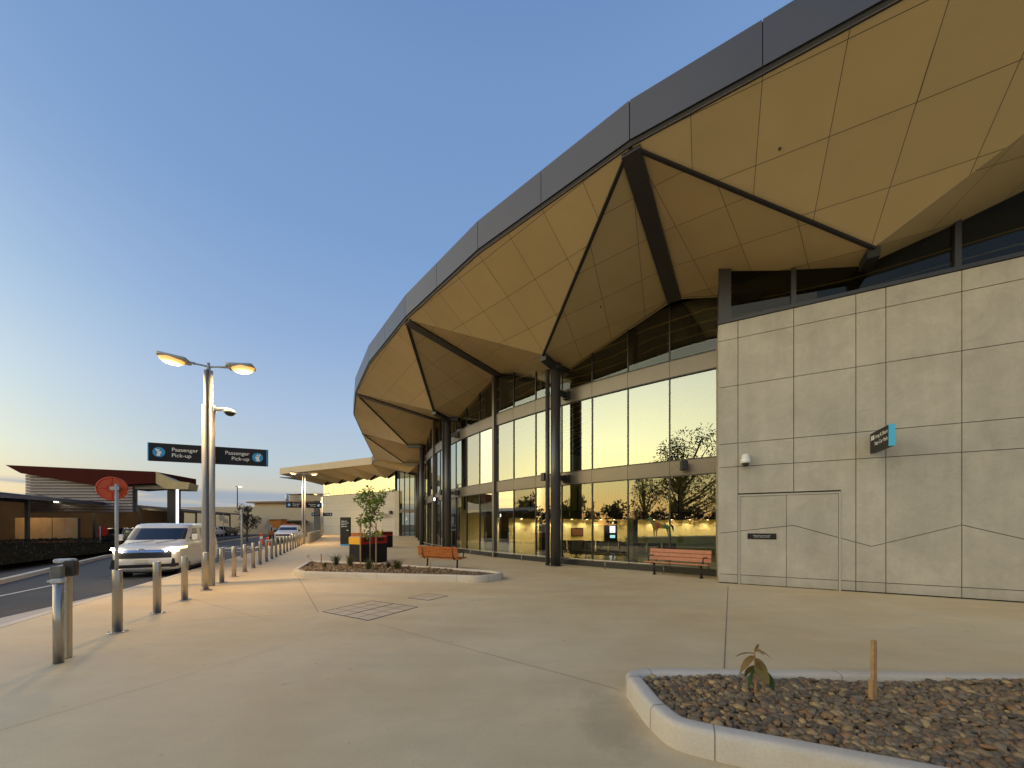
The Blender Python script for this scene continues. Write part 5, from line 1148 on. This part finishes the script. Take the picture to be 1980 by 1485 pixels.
# ------------------------------------------------------------------ things inside the hall
def seats(label,c,a,n):
    t=thing('beam_seat',label,'seat',c,a,'rows of dark seats inside the glass hall'); m=MB(); m.box((0,0,.30),(n*.56,.08,.07)); m.build('beam',M_iron,t,True)
    for x in (-n*.2,n*.2): m=MB(); m.pipe([(x,-.28,.0),(x,-.05,.27),(x,.05,.27),(x,.28,.0)],.024,8); m.build('leg',M_iron,t,True)
    for i in range(n):
        x=(i-(n-1)/2)*.56; m=MB(); m.bbox((x,-.06,.39),(.49,.46,.05),.015); m.build('seat_pan',M_sign,t,True); m=MB(); m.obox((x,.22,.62),(.49,0,0),(0,.035,-.007),(0,.10,.48)); m.build('seat_back',M_sign,t,True)
        m=MB(); m.pipe([(x+.265,.28,.86),(x+.265,.17,.40),(x+.265,-.24,.38)],.012,6); m.build('side_rail',M_steel,t,True)
seats('row of four dark seats inside the hall behind the salmon bench',(5.55,14.6,.006),150,4); seats('row of four dark seats inside the hall left of the salmon bench',(3.6,15.6,.006),-25,4); seats('row of three dark seats inside the hall just right of the nearest column',(2.9,16.6,.006),152,3)
t=thing('counter','long pale green counter inside the hall behind the salmon bench','counter',(9,18.5,0)); cu2=Vector((.93,.36,0)).normalized(); cm2=Vector((.36,-.93,0))
m=MB(); m.obox(Vector((9.2,18.8,.47)),cu2*7.4,cm2*.6,Vector((0,0,.94))); m.build('front',mat('green_counter',(.33,.37,.22),.35,noise=.06,nscale=1),t); m=MB(); m.obox(Vector((9.2,18.8,.965)),cu2*7.5,cm2*.75,Vector((0,0,.05))); m.build('top',M_white,t)
p=Vector((9.0,32.6,.006)); t=thing('kiosk','black kiosk with a letter B and two lit screens inside the hall','kiosk',p); m=MB(); m.bbox(p+Vector((0,0,.97)),(1.15,.4,1.93),.02); m.build('body',M_sign,t); m=MB(); m.box(p+Vector((.12,-.21,1.15)),(.50,.02,.62)); m.build('screen',emis('screen_white',(.75,.82,1.),1.6),t); m=MB(); m.box(p+Vector((.12,-.21,.50)),(.46,.02,.26)); m.build('screen',emis('screen_blue',(.25,.65,.9),1.4),t)
text_mesh('B',.36,emis('lit_letter',(1,.9,.6),1.2),'lettering',t,Matrix.Translation((.16,-.205,1.60))@Matrix.Rotation(R(90),4,'X'),'CENTER')
wq=Vector((7.07,38.85,.75)); wu2=Vector((13,8,0)).normalized(); wn2=Vector((wu2.y,-wu2.x,0)); t=thing('wall_poster','dark framed poster low on the yellow lounge wall left of the kiosk','poster',wq)
m=MB(); m.obox(wq+wn2*.06,wu2*1.7,wn2*.06,Vector((0,0,.95))); m.build('frame',M_sign,t); m=MB(); m.obox(wq+wn2*.095,wu2*1.5,wn2*.01,Vector((0,0,.75))); m.build('print',mat('poster_print',(.16,.07,.04),.5,noise=.6,nscale=3),t)
# painted horse statue
hb=Vector((11.5,27.6,.0)); t=thing('horse_statue','brightly painted horse statue on a white plinth inside the hall','statue',hb)
m=MB(); m.bbox(hb+Vector((0,0,.27)),(1.9,.7,.53),.01); m.build('plinth',M_white,t)
sk_=[((.55,0,1.02),.22),((.1,0,1.0),.24),((-.42,0,1.04),.20),((-.62,0,1.22),.13),((-.76,0,1.44),.095),((-.84,0,1.60),.085),((-1.0,0,1.50),.062),((-1.10,0,1.38),.048)]
E_=[(0,1),(1,2),(2,3),(3,4),(4,5),(5,6),(6,7)]
for x,y,root in ((-.45,.11,2),(-.36,-.11,2),(.55,.11,0),(.64,-.11,0)):
    i0=len(sk_); bk_=.06 if root==0 else 0
    sk_+= [((x,y,.80),.10),((x+bk_-.02,y,.52),.055),((x+bk_*1.5,y,.30),.045),((x+bk_,y,.06),.04)]; E_+=[(root,i0),(i0,i0+1),(i0+1,i0+2),(i0+2,i0+3)]
i0=len(sk_); sk_+=[((-.80,.05,1.70),.02),((-.80,-.05,1.70),.02)]; E_+=[(5,i0),(5,i0+1)]
me=bpy.data.meshes.new('c'); me.from_pydata([Vector(p) for p,r in sk_],E_,[]); o=bpy.data.objects.new('c',me); C.objects.link(o); md=o.modifiers.new('k','SKIN')
for i,(p,r) in enumerate(sk_): me.skin_vertices[0].data[i].radius=(r,r)
me.skin_vertices[0].data[1].use_root=True; sm=o.modifiers.new('s','SUBSURF'); sm.levels=2
ev=bpy.data.meshes.new_from_object(o.evaluated_get(bpy.context.evaluated_depsgraph_get())); bpy.data.objects.remove(o); ev.name='body'
hm=mat('painted_horse',(.1,.4,.4),.4); nt=hm.node_tree; tc_=node(nt,'ShaderNodeTexCoord'); sp_=node(nt,'ShaderNodeSeparateXYZ'); nt.links.new(tc_.outputs['Object'],sp_.inputs[0]); nz_=node(nt,'ShaderNodeTexNoise'); nz_.inputs['Scale'].default_value=3.; nt.links.new(tc_.outputs['Object'],nz_.inputs['Vector'])
rp=node(nt,'ShaderNodeValToRGB'); el=rp.color_ramp.elements; el[0].color=(.05,.35,.38,1); el[1].color=(.05,.30,.32,1)
for p_,c_ in ((.25,(.45,.38,.2)),(.38,(.50,.12,.13)),(.5,(.50,.40,.2)),(.68,(.08,.40,.36))): e=el.new(p_); e.color=(*c_,1)
nt.links.new(mathn(nt,'ADD',mathn(nt,'MULTIPLY_ADD',sp_.outputs[0],.52,.42),mathn(nt,'MULTIPLY',nz_.outputs['Fac'],.2)),rp.inputs[0]); nt.links.new(rp.outputs[0],hm.node_tree.nodes['Principled BSDF'].inputs['Base Color'])
ev.materials.clear(); ev.materials.append(hm); ho=bpy.data.objects.new('body',ev); C.objects.link(ho); ho.parent=t; ho.location=(0,0,.50)
m=MB(); m.pipe([hb+Vector((.72,0,1.60)),hb+Vector((.92,0,1.45)),hb+Vector((.98,0,1.05))],[.05,.09,.03],8); m.build('tail',M_sign,t)
m=MB(); m.pipe([hb+Vector((-.80,0,2.18)),hb+Vector((-.66,0,2.0)),hb+Vector((-.50,0,1.78)),hb+Vector((-.36,0,1.70))],[.02,.05,.05,.02],8); m.build('mane',M_sign,t)
